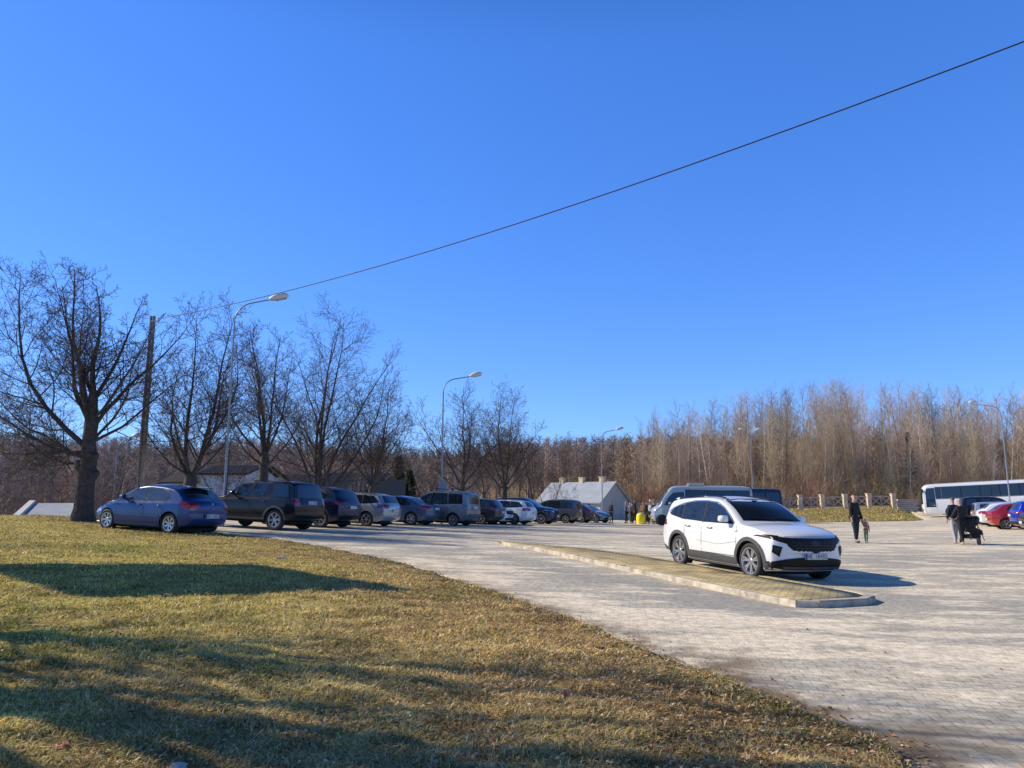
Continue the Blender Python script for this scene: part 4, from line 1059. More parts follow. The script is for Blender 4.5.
# --- hero extras
def hero_extras(root, bvh, sp):
    # lower grille / bumper band, bright skid strip, fog lamp pockets, grille bars, emblem
    patch(bvh, [(-.86,.40),(-.62,.46),(-.34,.49),(.34,.49),(.62,.46),(.86,.40),(.82,.29),(.5,.25),(-.5,.25),(-.82,.29)], 'f', .012, 'front_bumper_trim', M['blackplastic'], root, g=.06)
    patch(bvh, [(-.66,.32),(.66,.32),(.62,.275),(-.62,.275)], 'f', .022, 'skid_strip', M['plastic'], root, g=.06)
    for s in (1,-1):
        patch(bvh, [(s*.665,.69),(s*.81,.725),(s*.83,.59),(s*.72,.50)], 'f', .014, 'fog_lamp', M['blackplastic'], root, g=.05)
        patch(bvh, [(s*.70,.67),(s*.79,.69),(s*.80,.62),(s*.74,.58)], 'f', .020, 'fog_lamp_lens', M['rimdark'], root, g=.05)
        ax = 'l' if s > 0 else 'r'
        patch(bvh, strip([(.86,1.09),(.66,1.235),(.40,1.395),(.12,1.505),(-.3,1.535),(-.8,1.525),(-1.25,1.455),(-1.60,1.345),(-1.82,1.245)], .026), ax, .012, 'window_chrome', M['chrome'], root, g=.08)
        patch(bvh, [(-2.2,.52),(-1.69,.40),(-1.69,.27),(-2.16,.30)], ax, .010, 'rear_bumper_trim', M['plastic'], root)
        patch(bvh, [(2.2,.42),(1.80,.36),(1.80,.24),(2.16,.25)], ax, .010, 'bumper_corner_trim', M['plastic'], root)
        patch(bvh, strip([(1.0,.72),(.3,.62),(-.5,.66)], .006), ax, .002, 'crease_shade_line', M['gap'], root, g=.2)  # dark strip paints the shade line of a body crease
        patch(bvh, [(1.72,.925),(2.02,.895),(2.06,.85),(1.9,.885)], ax, .012, 'headlight', M['blackplastic'], root, g=.05)
        patch(bvh, [(.93,.93),(1.03,.94),(1.03,.925),(.93,.915)], ax, .006, 'side_badge', M['chrome'], root)
    bars = []
    for k, z in enumerate((.835,.78,.725,.67,.62)):
        hw = .58-.20*(.865-z)/.29
        for q in range(9):
            a = -hw+2*hw*q/9; bars.append([(a+.012, z+.008), (a+2*hw/9-.012, z+.008), (a+2*hw/9-.03, z-.010), (a+.03, z-.010)])
    patch(bvh, bars, 'f', .016, 'grille_bars', M['rimdark'], root, g=.3)
    # emblem: slanted H in an oval, at the grille centre
    E_ = []
    for k in range(20):
        a0, a1 = 2*PI*k/20, 2*PI*(k+1)/20
        E_.append([(.085*math.cos(a0), .765+.044*math.sin(a0)), (.085*math.cos(a1), .765+.044*math.sin(a1)), (.074*math.cos(a1), .765+.034*math.sin(a1)), (.074*math.cos(a0), .765+.034*math.sin(a0))])
    E_ += [[(-.045,.735),(-.030,.735),(-.018,.795),(-.033,.795)],[(.018,.735),(.033,.735),(.045,.795),(.030,.795)],[(-.030,.755),(.034,.767),(.034,.777),(-.030,.765)]]
    patch(bvh, E_, 'f', .022, 'emblem', M['plastic'], root, g=.3)
    # bonnet shut line, wipers
    patch(bvh, strip([(-.66,.885),(-.4,.887),(0,.888),(.4,.887),(.66,.885)], .007), 'f', .003, 'bonnet_gap', M['gap'], root, g=.1)
    b = MB()
    for y0, y1 in ((.55,.02),(-.05,-.58)):
        h0 = bvh.ray_cast(Vector((5, y0, 1.175)), Vector((-1,0,0)))[0]; h1 = bvh.ray_cast(Vector((5, y1, 1.20)), Vector((-1,0,0)))[0]
        b.tube([h0+Vector((.02,0,.015)), h1+Vector((.02,0,.015))], .009, 5)
    b.build('wiper', M['blackplastic'], root)
    b = MB()
    h = bvh.ray_cast(Vector((5, 0, 1.545)), Vector((-1,0,0)))[0]
    b.box(h+Vector((.008,0,-.01)), (.01,.12,.06)); b.build('mirror_mount', M['blackplastic'], root, bevel=.004)
    # tinted roof antenna
    b = MB(); hz = bvh.ray_cast(Vector((-1.45,0,4)), Vector((0,0,-1)))[0].z
    b.add([(-1.36,0,hz),(-1.55,.025,hz),(-1.55,-.025,hz),(-1.53,0,hz+.06)], [(0,1,3),(0,3,2),(1,2,3),(0,2,1)]); b.build('antenna', M['white_antenna'] if 'white_antenna' in M else P['white'], root)
    # spoiler
    b = MB(); b.add([(-1.78,-.56,1.60),(-1.78,.56,1.60),(-2.02,.52,1.565),(-2.02,-.52,1.565),(-1.78,-.56,1.55),(-1.78,.56,1.55),(-2.0,.50,1.535),(-2.0,-.50,1.535)], [(0,1,2,3),(7,6,5,4),(3,2,6,7),(0,3,7,4),(1,5,6,2)])
    b.build('spoiler', P['white'], root, bevel=.008)

# heading: near front wheel at px 752, far side etc.
hd = math.degrees(math.atan2(-.948, .3185))
loc, h = place(752.3, 575, 15.35, hd, (0, -1), 'suv')
car('suv', 'parked_car', 'clean white crossover car parked alone beside the kerbed island', 'car', loc, h, P['white'], cladding='hero', ns=7, plate_f='WZ 184EU', plate_r='WZ 184EU', rails=(-1.2,.25,'black'), extras=hero_extras, rimf=.72)

ROW = 'cars parked in the row along the bare trees'
HB = 180-22.8; HR = 180-21
def berl(root, bvh, sp):
    b = MB()
    for x in (-.2, -1.1):
        z = bvh.ray_cast(Vector((x,0,4)), Vector((0,0,-1)))[0].z+.09
        b.bar((x,-.72,z), (x,.72,z), .05, .03)
        for s in (1,-1): b.box((x, s*.66, z-.06), (.06,.05,.12))
    b.build('roof_bar', M['blackplastic'], root)
    for s in (1,-1):
        patch(bvh, [(-.9,.55),(1.0,.55),(1.0,.66),(-.9,.66)], 'l' if s > 0 else 'r', .014, 'side_trim', M['plastic'], root)
    patch(bvh, [(-.86,.62),(.86,.62),(.86,.42),(-.86,.42)], 'b', .012, 'rear_bumper_trim', M['plastic'], root)
def tailextra(z, y0=-.28, y1=.28):
    def f(root, bvh, sp):
        patch(bvh, [(y0,z),(y1,z),(y1,z-.035),(y0,z-.035)], 'b', .012, 'tailgate_trim', M['chrome'], root)
    return f
def hatch_extras(root, bvh, sp):
    for s in (1,-1):
        ax = 'l' if s > 0 else 'r'
        patch(bvh, strip([(-.88,.50),(.88,.50)], .045), ax, .010, 'side_trim', P['blue'], root)
        patch(bvh, [(-1.72,.84),(-1.98,.84),(-2.0,.72),(-1.80,.72)], ax, .008, 'taillight', M['red_lamp'], root)
        patch(bvh, [(1.72,.66),(1.95,.60),(2.0,.50),(1.78,.52)], ax, .008, 'headlight', M['lamp'], root)
    b = MB(); b.add([(-1.22,-.52,1.392),(-1.22,.52,1.392),(-1.50,.50,1.375),(-1.50,-.50,1.375),(-1.25,-.52,1.36),(-1.25,.52,1.36),(-1.49,.5,1.355),(-1.49,-.5,1.355)], [(0,1,2,3),(7,6,5,4),(3,2,6,7),(0,3,7,4),(1,5,6,2)]); b.build('spoiler', P['navy'], root)
    o = link('emblem', text_mesh('S', .11), M['chrome'], root); o.data.materials.clear(); o.data.materials.append(M['chrome'])
    hx = bvh.ray_cast(Vector((-5,0,.90)), Vector((1,0,0)))[0]; o.location = hx+Vector((-.012,0,0)); o.rotation_euler = (PI/2, 0, -PI/2)
loc, h = place(169, 529, 22.0, HB, (1, 1), 'hatch')
car('hatch', 'parked_car', 'metallic blue hatchback with branch shadows on its doors, nearest the big tree', 'car', loc, h, P['blue'], ROW, ns=7, glass='glass_light', plate_r='WKI 66EF', plate_f='WKI 66EF', extras=hatch_extras)
loc, h = place(274, 527, 26.6, HR, (1, 1), 'boxsuv')
car('boxsuv', 'parked_car', 'black boxy off-road car with bright rims right of the blue hatchback', 'car', loc, h, P['black'], ROW, ns=6, plate_r='TKI 5FA4', plate_f='TKI 5FA4', rails=(-1.7,.0,'silver'))
loc, h = place(320, 525.5, 30.3, HR, (1, 1), 'suv', W=.98)
car('suv', 'parked_car', 'dark navy crossover car between the black off-roader and the silver estate', 'car', loc, h, P['navy'], ROW, W=.98, ns=5, plate_r='', rails=(-1.5,.1,'silver'))
loc, h = place(366, 524.5, 33.4, HR, (1, 1), 'wagon')
car('wagon', 'parked_car', 'silver estate car with long side windows and red tail lights', 'car', loc, h, P['silver'], ROW, ns=5, rails=(-1.6,.1,'silver'), extras=tailextra(.86))
loc, h = place(411, 524, 37.2, HR, (1, 1), 'sedan')
car('sedan', 'parked_car', 'slate blue saloon mostly hidden, between silver estate and grey-green van-like car', 'car', loc, h, P['sedanblue'], ROW, ns=5)
loc, h = place(453, 524, 38.6, HR, (1, 1), 'mpv')
car('mpv', 'parked_car', 'grey-green tall family car with two roof bars', 'car', loc, h, P['greygreen'], ROW, ns=6, extras=berl)
loc, h = place(481, 523.5, 43.0, HR, (1, 1), 'wagon')
car('wagon', 'parked_car', 'dark estate car right behind the tall car with roof bars', 'car', loc, h, P['graphite'], ROW, ns=5)
loc, h = place(492.5, 523.5, 44.0, -22, (0, -1), 'suv', L=.95)
car('suv', 'parked_car', 'white car with blue-lit headlight, nose towards the drive, beside the white estate', 'car', loc, h, P['white'], ROW, L=.95, H=.94, ns=5, glass='glass_light')
loc, h = place(514, 524, 45.5, HR-3, (1, 1), 'wagon')
car('wagon', 'parked_car', 'white estate car with dark rear window seen from behind, mid row', 'car', loc, h, P['white'], ROW, ns=5)
loc, h = place(541, 524, 48.5, -20, (0, -1), 'suv', L=1.0)
car('suv', 'parked_car', 'dark blue-black crossover facing the drive, nose right of the white estate', 'car', loc, h, P['navy'], ROW, H=1.02, ns=5, glass='glass_light')
loc, h = place(565.5, 523.5, 53.5, HR, (1, 1), 'mpv', L=1.0)
car('mpv', 'parked_car', 'taupe grey people carrier in front of the long low building', 'car', loc, h, P['grey'], ROW, H=.95, ns=5)
loc, h = place(581, 523.3, 57.0, HR, (1, 1), 'hatch', L=1.0)
car('hatch', 'parked_car', 'dark hatchback between the taupe people carrier and the silver-blue car', 'car', loc, h, P['graphite'], ROW, H=1.02, ns=5)
loc, h = place(596, 523.2, 60.0, -35, (0, -1), 'hatch', L=1.0)
car('hatch', 'parked_car', 'silver-blue car facing the drive, last of the row near the building corner', 'car', loc, h, P['silverblue'], ROW, H=1.0, ns=5, glass='glass_light')

# right-hand group
RG = 'cars parked at the right edge behind the pushchair'
loc, h = place(1007, 528.6, 42.5, -22, (1, -1), 'hatch', L=.98)
car('hatch', 'parked_car', 'bright red hatchback at the right, tail towards the pushchair', 'car', loc, h, P['red'], RG, L=.98, H=1.04, ns=5)
loc, h = place(995, 525, 46.8, -22, (1, -1), 'hatch', L=1.0)
car('hatch', 'parked_car', 'white car showing its tail just left of the red hatchback', 'car', loc, h, P['white'], RG, H=1.04, ns=5)
loc, h = place(990, 524, 50.0, -22, (1, -1), 'mpv', L=1.0)
car('mpv', 'parked_car', 'pale silver car with amber rear lamp, left of the white one', 'car', loc, h, P['silver'], RG, H=.85, ns=5, extras=lambda r, b, s: patch(b, [(.74,1.0),(.90,1.0),(.90,.82),(.74,.82)], 'b', .018, 'indicator', M['amber'], r, g=.05))
loc, h = place(977, 522.5, 52.5, -20, (1, -1), 'boxsuv', L=1.0)
car('boxsuv', 'parked_car', 'black tall car farthest back of the right group, below the coach windows', 'car', loc, h, P['black'], RG, H=1.08, ns=5)
loc, h = place(1037, 529, 39.5, -20, (1, -1), 'suv', L=1.0)
car('suv', 'parked_car', 'bright blue car cut by the right edge of the picture', 'car', loc, h, P['bright'], RG, ns=5)
loc, h = place(1046, 531, 36.5, -20, (1, -1), 'hatch', L=1.0)
car('hatch', 'parked_car', 'dark grey car just entering the picture in front of the bright blue one', 'car', loc, h, P['graphite'], RG, ns=5)

def mb_extras(root, bvh, sp):
    z = bvh.ray_cast(Vector((.3,0,5)), Vector((0,0,-1)))[0].z
    b = MB(); b.box((.3,0,z+.07), (1.1,1.3,.20)); b.build('roof_unit', P['minibus'] if root['category'] == 'minibus' else M['blackplastic'], root, bevel=.05)
loc, h = place(662, 528.5, 52.0, 180-7, (0, 1), 'minibus')
car('minibus', 'minibus', 'pale grey-blue minibus with dark side windows behind the white car', 'minibus', loc, h, P['minibus'], extras=mb_extras, ns=8, darkrim=True)
loc, h = place(705, 527, 61.0, 180-7, (0, 1), 'minibus')
car('minibus', 'minibus', 'dark navy minibus parked behind the pale one, only its tail showing', 'minibus', loc, h, P['navy'], ns=8, H=1.03, darkrim=True)
hc = math.radians(180-30)
fx, fy = .5435*77, 77
cx, cy = fx-math.cos(hc)*6, fy-math.sin(hc)*6
def coach_extras(root, bvh, sp):
    for s in (1,-1):
        ax = 'l' if s > 0 else 'r'
        patch(bvh, strip([(4.6,1.80),(-5.8,1.80)], .05), ax, .004, 'waist_band', M['plastic'], root, g=.4)
        for k in range(5):
            x = 1.9-1.1*k
            patch(bvh, strip([(x,.55),(x,1.5)], .02), ax, .003, 'locker_gap', M['gap'], root, g=.4)
car('coach', 'coach', 'long white coach with dark window band parked by the wood at right', 'coach', (cx, cy, Tz(cx, cy)), hc, P['coach'], extras=coach_extras, ns=8)

# ------------------------------------------------------------------ BARE TREES
def mk_tubes(polys, k):
    """polys: list of (pts Nx3, radii N) -> V,F arrays of k-sided tubes"""
    Vs = []; Fs = []; base = 0
    ang = np.arange(k)*2*PI/k; ca, sa = np.cos(ang), np.sin(ang)
    for pts, rad in polys:
        n = len(pts); d = np.gradient(pts, axis=0); d /= np.linalg.norm(d, axis=1)[:,None]+1e-9
        ref = np.array((0,0,1.)) if abs(d[0][2]) < .9 else np.array((1.,0,0))
        u = np.cross(d, ref); u /= np.linalg.norm(u, axis=1)[:,None]+1e-9; w = np.cross(d, u)
        R = pts[:,None,:]+(u[:,None,:]*ca[None,:,None]+w[:,None,:]*sa[None,:,None])*rad[:,None,None]
        Vs.append(R.reshape(-1,3))
        i = (np.arange(n-1)*k)[:,None]+np.arange(k)[None]; j = (np.arange(n-1)*k)[:,None]+((np.arange(k)+1)%k)[None]
        Fs.append(np.stack([i, j, j+k, i+k], -1).reshape(-1,4)+base); base += n*k
    return np.vstack(Vs), np.vstack(Fs)
class Tree:
    def __init__(s, seed): s.r = np.random.default_rng(seed); s.lv = {}
    def grow(s, p, d, L, r, lvl, cfg):
        c = cfg[lvl]; n = c['n']; rr = s.r
        pts = [np.array(p, float)]; d = np.array(d, float); d /= np.linalg.norm(d); dirs = [d]
        for i in range(n):
            d = d+rr.normal(0, c['wob'], 3)+np.array((0,0,c['up'])); d /= np.linalg.norm(d)
            pts.append(pts[-1]+d*L/n); dirs.append(d)
        pts = np.array(pts); tt = np.linspace(0, 1, n+1); rad = r*(1-tt*(1-c['end']))
        s.lv.setdefault(lvl, []).append((pts, rad))
        if lvl+1 >= len(cfg): return
        q = cfg[lvl+1]; m = max(1, int(round(q['cnt']*rr.uniform(.8, 1.2)*min(1.3, max(.45, L/c['ref'])))))
        az = rr.uniform(0, 2*PI)
        for k in range(m):
            t = q['t0']+(1-q['t0'])*((k+rr.uniform(.1,.9))/m)
            f = t*n; i = min(int(f), n-1); pp = pts[i]+(pts[i+1]-pts[i])*(f-i); dd = dirs[i+1]
            az += 2.4+rr.uniform(-.6,.6)
            a = np.cross(dd, (0.3,.2,1.)); a /= np.linalg.norm(a)+1e-9; b = np.cross(dd, a)
            ang = math.radians(q['ang']*rr.uniform(.7,1.3))
            nd = dd*math.cos(ang)+(a*math.cos(az)+b*math.sin(az))*math.sin(ang)
            nl = L*q['len']*(1-.55*(t-q['t0'])/(1.0001-q['t0']))*rr.uniform(.7,1.25)
            ri = r*(1-t*(1-c['end']))
            s.grow(pp, nd, nl, max(q['rmin'], min(ri*.8, ri*q['rf'])), lvl+1, cfg)
def cfg_linden(tw=1.0, cl=1.0, rmin=.0075):
    return [dict(n=7, wob=.10, up=.10, end=.10, ref=6),
            dict(n=7, wob=.12, up=.07, end=.18, ref=2.4, cnt=17*cl, t0=.12, ang=48, len=.40, rf=.40, rmin=.012),
            dict(n=5, wob=.10, up=.06, end=.3, ref=1.2, cnt=10*cl, t0=.10, ang=46, len=.50, rf=.45, rmin=.008),
            dict(n=4, wob=.10, up=.05, end=.4, ref=.6, cnt=8*tw, t0=.08, ang=42, len=.55, rf=.5, rmin=rmin),
            dict(n=3, wob=.11, up=.03, end=.5, ref=.3, cnt=3.6*tw, t0=.10, ang=38, len=.6, rf=.6, rmin=rmin*.8)]
TREEGRP = 'bare trees standing behind the row of parked cars'
def linden(px, Y, H, R0, trunkh, leaders, label, seed, lean=(0,0), cfg=None, burr=False, name='linden_tree', group=TREEGRP, xy=None, tap=.25):
    a, _ = ray(px, 505)
    x, y = (a*Y, Y) if xy is None else xy
    root = empty(name, (x, y, Tz(x, y)-.1), 0, label, 'tree', group)
    t = Tree(seed); cfg = cfg or cfg_linden()
    # trunk with flare
    r_ = np.random.default_rng(seed+5)
    n = 9; zz = np.linspace(0, trunkh, n); pts = np.stack([lean[0]*zz+r_.normal(0,.02,n), lean[1]*zz+r_.normal(0,.02,n), zz], 1); pts[0,:2] = 0
    rad = R0*(1-tap*zz/trunkh)*(1+.45*np.exp(-zz/.25))*(1+r_.normal(0,.03,n)); rad[-1] *= .8
    V, F = mk_tubes([(pts, rad)], 14)
    # lumpy bark surface
    V += (r_.normal(0, .012, V.shape))*(R0/.3)
    if burr:
        for bx, bz in ((.30,1.75),(-.28,2.0),(.2,2.3)):
            ph = r_.uniform(0, 2*PI, 60); th = np.arccos(r_.uniform(-1,1,60))
        kn = [(np.array([(bx*.2,0,bz-.25),(bx*.75,-.05,bz),(bx*.95,-.05,bz+.10),(bx*.9,0,bz+.18)]), np.array((.16,.15,.11,.03))) for bx, bz in ((.40,1.70),(-.34,2.05),(.30,2.35))]
        V2, F2 = mk_tubes(kn, 14); V2 += r_.normal(0,.012,V2.shape)
        F = np.vstack([F, F2+len(V)]); V = np.vstack([V, V2])
    npmesh('trunk', V, F, M['bark'], root, smooth=True)
    for (z0, az, inc, L, r) in leaders:
        az = math.radians(az); inc = math.radians(inc)
        d = (math.cos(az)*math.sin(inc), math.sin(az)*math.sin(inc), math.cos(inc))
        t.grow((lean[0]*z0, lean[1]*z0, z0), d, L*1.04, r*.60, 0, cfg)
    low = t.lv.get(0, [])+t.lv.get(1, [])
    V, F = mk_tubes(low, 7); V2, F2 = mk_tubes(sum([t.lv.get(k, []) for k in (2,3,4)], []), 3)
    mi = np.concatenate([np.zeros(len(F), int), np.ones(len(F2), int)])
    npmesh('crown', np.vstack([V, V2]), np.vstack([F, F2+len(V)]), [M['bark'], M['twig']], root, smooth=True, mi=mi)
    return root
# leaders: start height, azimuth (0 right, 180 left), inclination from vertical, length, radius
linden(84, 26.0, 9.5, .33, 4.6, [(4.4,100,5,3.9,.17),(4.3,0,24,4.0,.13),(3.2,20,34,5.2,.13),(2.9,195,14,6.0,.17),(3.4,170,30,5.4,.13),(2.6,184,52,7.4,.17),(2.3,176,78,5.0,.12),(2.5,172,98,4.4,.09),(2.3,230,84,4.4,.10),
        (3.6,-5,50,4.2,.10),(2.8,5,66,4.2,.10),(2.8,80,50,4.2,.10),(2.2,150,92,4.4,.09),(3.4,270,42,4.6,.10),(4.4,180,24,4.6,.12)],
       'big gnarled bare tree with burred trunk at the left, beside the blue hatchback', 101, burr=True, cfg=cfg_linden(1.15), tap=.5)
linden(189, 29.5, 8.6, .30, 2.0, [(1.6,10,10,6.6,.16),(1.7,180,12,6.6,.15),(1.7,100,20,6.0,.13),(1.8,0,32,4.9,.12),(1.8,170,40,4.8,.12),(1.9,250,40,4.0,.10),(1.9,30,60,3.0,.08),(1.9,190,65,3.2,.08)],
       'bare tree rising behind the tail of the blue hatchback, right of the concrete pole', 202)
linden(262, 34.0, 9.2, .27, 3.2, [(2.9,90,4,5.6,.17),(2.9,10,14,5.4,.12),(2.9,175,16,5.4,.12),(2.9,0,34,4.6,.11),(2.8,180,40,4.2,.11),(2.6,200,60,3.6,.09),(2.5,-10,62,3.2,.08),(3.1,120,24,4.6,.11)],
       'slim bare tree with a single straight trunk behind the black off-road car', 303)
linden(318, 38.5, 10.6, .30, .9, [(.7,180,10,9.2,.17),(.7,150,3,9.4,.16),(.8,0,7,9.4,.17),(.8,20,16,8.6,.17),(.8,200,24,7.8,.13),(.8,0,30,7.4,.15),(.8,90,15,8.2,.12),(.8,-10,44,5.4,.10)],
       'many-stemmed bare tree splitting near the ground behind the navy crossover', 404, cfg=cfg_linden(.75, .75))
linden(366, 42.5, 8.4, .22, 2.0, [(1.8,5,16,6.0,.15),(1.8,175,4,5.6,.11),(1.9,60,26,5.0,.09),(1.8,10,42,4.6,.09),(2.0,-10,30,5.0,.09),(1.9,180,18,5.2,.09),(1.9,180,30,4.2,.09),(1.9,170,58,2.8,.06),(2.0,90,30,4.0,.08)],
       'bare tree leaning to the right behind the silver estate', 505, lean=(.16,0))
linden(462, 47.5, 8.6, .24, 2.6, [(2.3,90,4,6.0,.15),(2.3,0,18,5.8,.10),(2.3,180,20,5.8,.10),(2.2,0,40,4.4,.10),(2.2,180,42,4.4,.10),(2.0,190,66,3.6,.08),(2.0,-10,66,3.4,.08),(2.5,60,22,4.8,.10)],
       'round-crowned bare tree behind the tall car with roof bars', 606)
linden(504, 52.5, 9.4, .25, 2.8, [(2.5,170,6,6.6,.15),(2.4,10,12,6.6,.13),(2.4,90,20,5.6,.1),(2.4,0,32,5.0,.1),(2.4,180,28,5.2,.1),(2.2,180,45,4.2,.09),(2.2,0,50,4.0,.09),(2.5,90,30,4.6,.09)],
       'two-leadered bare tree right of the round-crowned one', 707)
linden(484, 56, 7.0, .16, 2.2, [(1.9,90,5,5.2,.10),(1.9,0,35,3.4,.07),(1.9,180,38,3.4,.07)], 'thin low bare tree between two taller ones mid row', 808)
linden(532, 60, 7.6, .18, 2.0, [(1.8,100,8,6.0,.11),(1.8,0,34,4.2,.08),(1.8,180,40,4.2,.08),(1.8,-60,30,4.0,.08)], 'low spreading bare tree left of the long low building', 909)
linden(547, 62, 5.0, .12, .6, [(.5,10,35,4.4,.07),(.5,180,20,4.4,.07),(.5,60,50,3.6,.06),(.5,0,62,3.4,.05)], 'small bushy bare tree against the left end of the low building', 910)
linden(562, 88, 9.0, .18, 2.0, [(1.8,100,8,7.0,.12),(1.8,0,34,4.6,.09),(1.8,180,40,4.6,.09)], 'bare tree rising behind the left part of the low building roof', 911)
linden(592, 92, 9.4, .18, 2.0, [(1.8,100,8,7.4,.12),(1.8,0,30,4.9,.09),(1.8,180,36,4.9,.09)], 'bare tree rising behind the chimneys of the low building', 912)
linden(422, 62, 7.0, .16, 2.0, [(1.8,100,8,6.0,.11),(1.8,0,34,4.0,.08),(1.8,180,36,4.0,.08)], 'low bare tree in the valley left of the second street lamp', 913)
linden(225, 48, 7.0, .18, 2.0, [(1.8,100,8,6.0,.12),(1.8,0,34,4.2,.09),(1.8,180,40,4.2,.09)], 'bare valley tree standing before the white house', 914)
linden(113, 46, 6.0, .2, 1.8, [(1.6,100,8,5.6,.12),(1.6,0,44,4.2,.08),(1.6,180,40,4.2,.08)], 'bare valley tree seen between the big tree and the concrete pole', 915)
# the tree out of the picture whose shadow lies across the lawn
linden(0, 0, 9, .32, 2.6, [(2.3,90,8,6.4,.18),(2.3,20,24,5.4,.14),(2.3,180,30,5.0,.13),(2.0,-60,30,4.8,.13),(2.2,60,26,4.8,.12),(2.4,-100,26,5.2,.13)],
       'bare tree standing left of the lawn, its shadow crossing the grass', 1001, cfg=cfg_linden(.6, .9), xy=(-10.2, 8.2), group=None, name='shade_tree')
linden(0, 0, 9, .42, 4.4, [(4.2,90,6,5.4,.24),(3.6,0,30,4.2,.18),(4.0,180,30,5.0,.18),(3.4,-60,36,4.4,.18),(3.8,60,26,5.0,.16),(4.2,-100,18,5.2,.2),(2.8,-80,50,3.8,.15),(3.0,40,44,3.6,.14)],
       'second bare tree standing left of the lawn, nearer the viewer, its shadow crossing the grass', 1002, cfg=cfg_linden(.6, .9), xy=(-8.6, 6.3), group=None, name='shade_tree')

# ------------------------------------------------------------------ THE WOOD
def cfg_wood(sp=1.0):
    return [dict(n=9, wob=.035, up=.05, end=.12, ref=13),
            dict(n=5, wob=.12, up=.16, end=.2, ref=3, cnt=30, t0=.20, ang=42*sp, len=.24, rf=.28, rmin=.020),
            dict(n=3, wob=.18, up=.10, end=.3, ref=1.4, cnt=9, t0=.10, ang=38, len=.5, rf=.5, rmin=.012),
            dict(n=2, wob=.2, up=.05, end=.5, ref=.7, cnt=6, t0=.05, ang=34, len=.6, rf=.6, rmin=.010)]
PROTO = []
for i in range(9):
    t = Tree(3000+i); H = 13+.8*(i % 3); cf = cfg_wood(.8 if i % 2 else 1.05)
    if i >= 7: cf[1]['cnt'] = 34; cf[1]['t0'] = .08; cf[1]['len'] = .26
    t.grow((0,0,0), (random.uniform(-.04,.04), random.uniform(-.04,.04), 1), H, .10+.02*(i % 3), 0, cf)
    if i % 3 == 2:
        t.grow((0,0,1.2), (.18,.05,1), H*.8, .07, 0, cf)
    V1, F1 = mk_tubes(t.lv[0], 6); V2, F2 = mk_tubes(sum([t.lv[k] for k in (1,2,3)], []), 3)
    kinds = [('pale_trunk', M['birchbark'], M['twigp']), ('brown_trunk', M['brownbark'], M['twigb']), ('olive', M['brownbark'], M['twigo'])]
    kk = kinds[(0,1,2,1,0,1,1,2,1)[i]]
    root = empty('woodland_tree', (0,0,0)); npmesh('trunk', V1, F1, kk[1], root, smooth=True); npmesh('crown', V2, F2, kk[2], root)
    PROTO.append((root, kk[0]))
LAB = {'pale_trunk': ('tall thin bare tree with pale trunk in the wood beyond the fence', 'pale-trunked bare trees of the wood', 'birch_tree'),
       'brown_trunk': ('tall thin bare tree with brown trunk in the wood beyond the fence', 'brown-trunked bare trees of the wood', 'woodland_tree'),
       'olive': ('tall thin bare tree with olive-tinged twigs in the wood beyond the fence', 'olive-twigged bare trees of the wood', 'alder_tree')}
used = set(); rw = random.Random(5); cnt = 0
TOPL = [(628,458),(640,428),(665,418),(700,412),(740,406),(765,398),(800,400),(845,392),(880,400),(920,394),(960,402),(985,396),(1005,402),(1040,398),(1100,396)]
tries = 0
spots = []
while cnt < 265 and tries < 6000:
    tries += 1
    px = rw.uniform(634, 1075); u = rw.random(); Y = 91+62*u**1.5
    a, _ = ray(px, 450); x = a*Y
    if x < 13 or any((x-q[0])**2+(Y-q[1])**2 < 2.4 for q in spots): continue
    spots.append((x, Y))
    ptop = np.interp(px, [q[0] for q in TOPL], [q[1] for q in TOPL])
    gz = Tz(x, Y); _, b = ray(px, ptop); Hn = (EYE+b*Y-gz)*rw.uniform(.62, 1.05)
    Hn = min(Hn, 21)
    i = rw.randrange(9)
    if i in (7,) and rw.random() < .5: i = 3
    pr, kd = PROTO[i]
    if i in used: o = copy_tree(pr)
    else: o = pr; used.add(i)
    H0 = 13+.8*(i % 3)
    s = Hn/H0*1.05
    o.location = (x, Y, gz-.1); o.rotation_euler = (0,0,rw.uniform(0,6.28)); o.scale = (s*rw.uniform(.9,1.15), s*rw.uniform(.9,1.15), s)
    l = LAB[kd]; o.name = l[2]; tag(o, l[0], 'tree', l[1]); cnt += 1
for i in range(9):
    if i not in used:
        for c in list(PROTO[i][0].children): bpy.data.objects.remove(c)
        bpy.data.objects.remove(PROTO[i][0])

# low-detail tree masses: hillside wood and backing of the near wood
def tree_variant(seed, H, nb, conifer=False, thick=1.0):
    r = np.random.default_rng(seed); tri = []
    def needle(p, q, w):
        d = q-p; s = np.cross(d, r.normal(size=3)); s /= np.linalg.norm(s)+1e-9
        tri.append((p-s*w, p+s*w, q))
    if conifer:
        needle(np.array((0,0,0.)), np.array((0,0,H)), .12)
        for k in range(nb):
            t = r.uniform(.12, 1); z = H*t; L = (1-t)*H*.22+.15; a = r.uniform(0, 2*PI)
            p = np.array((0,0,z)); q = p+np.array((math.cos(a)*L, math.sin(a)*L, -.25*L)); needle(p, q, .20*L+.08)
    else:
        top = np.array((r.normal(0,.3), r.normal(0,.3), H))
        needle(np.array((0,0,0.)), top, .13*thick)
        for k in range(nb):
            t = r.uniform(.18, .97); p = top*t; L = H*.24*(1-.65*t)*r.uniform(.7,1.3); a = r.uniform(0, 2*PI); inc = math.radians(r.uniform(25, 65))
            d = np.array((math.cos(a)*math.sin(inc), math.sin(a)*math.sin(inc), math.cos(inc))); q = p+d*L; needle(p, q, .035*thick)
            for m in range(5):
                pp = p+(q-p)*r.uniform(.2,.95); dd = d+r.normal(0,.6,3); dd /= np.linalg.norm(dd); needle(pp, pp+dd*L*.45, .028*thick)
    return np.array(tri)
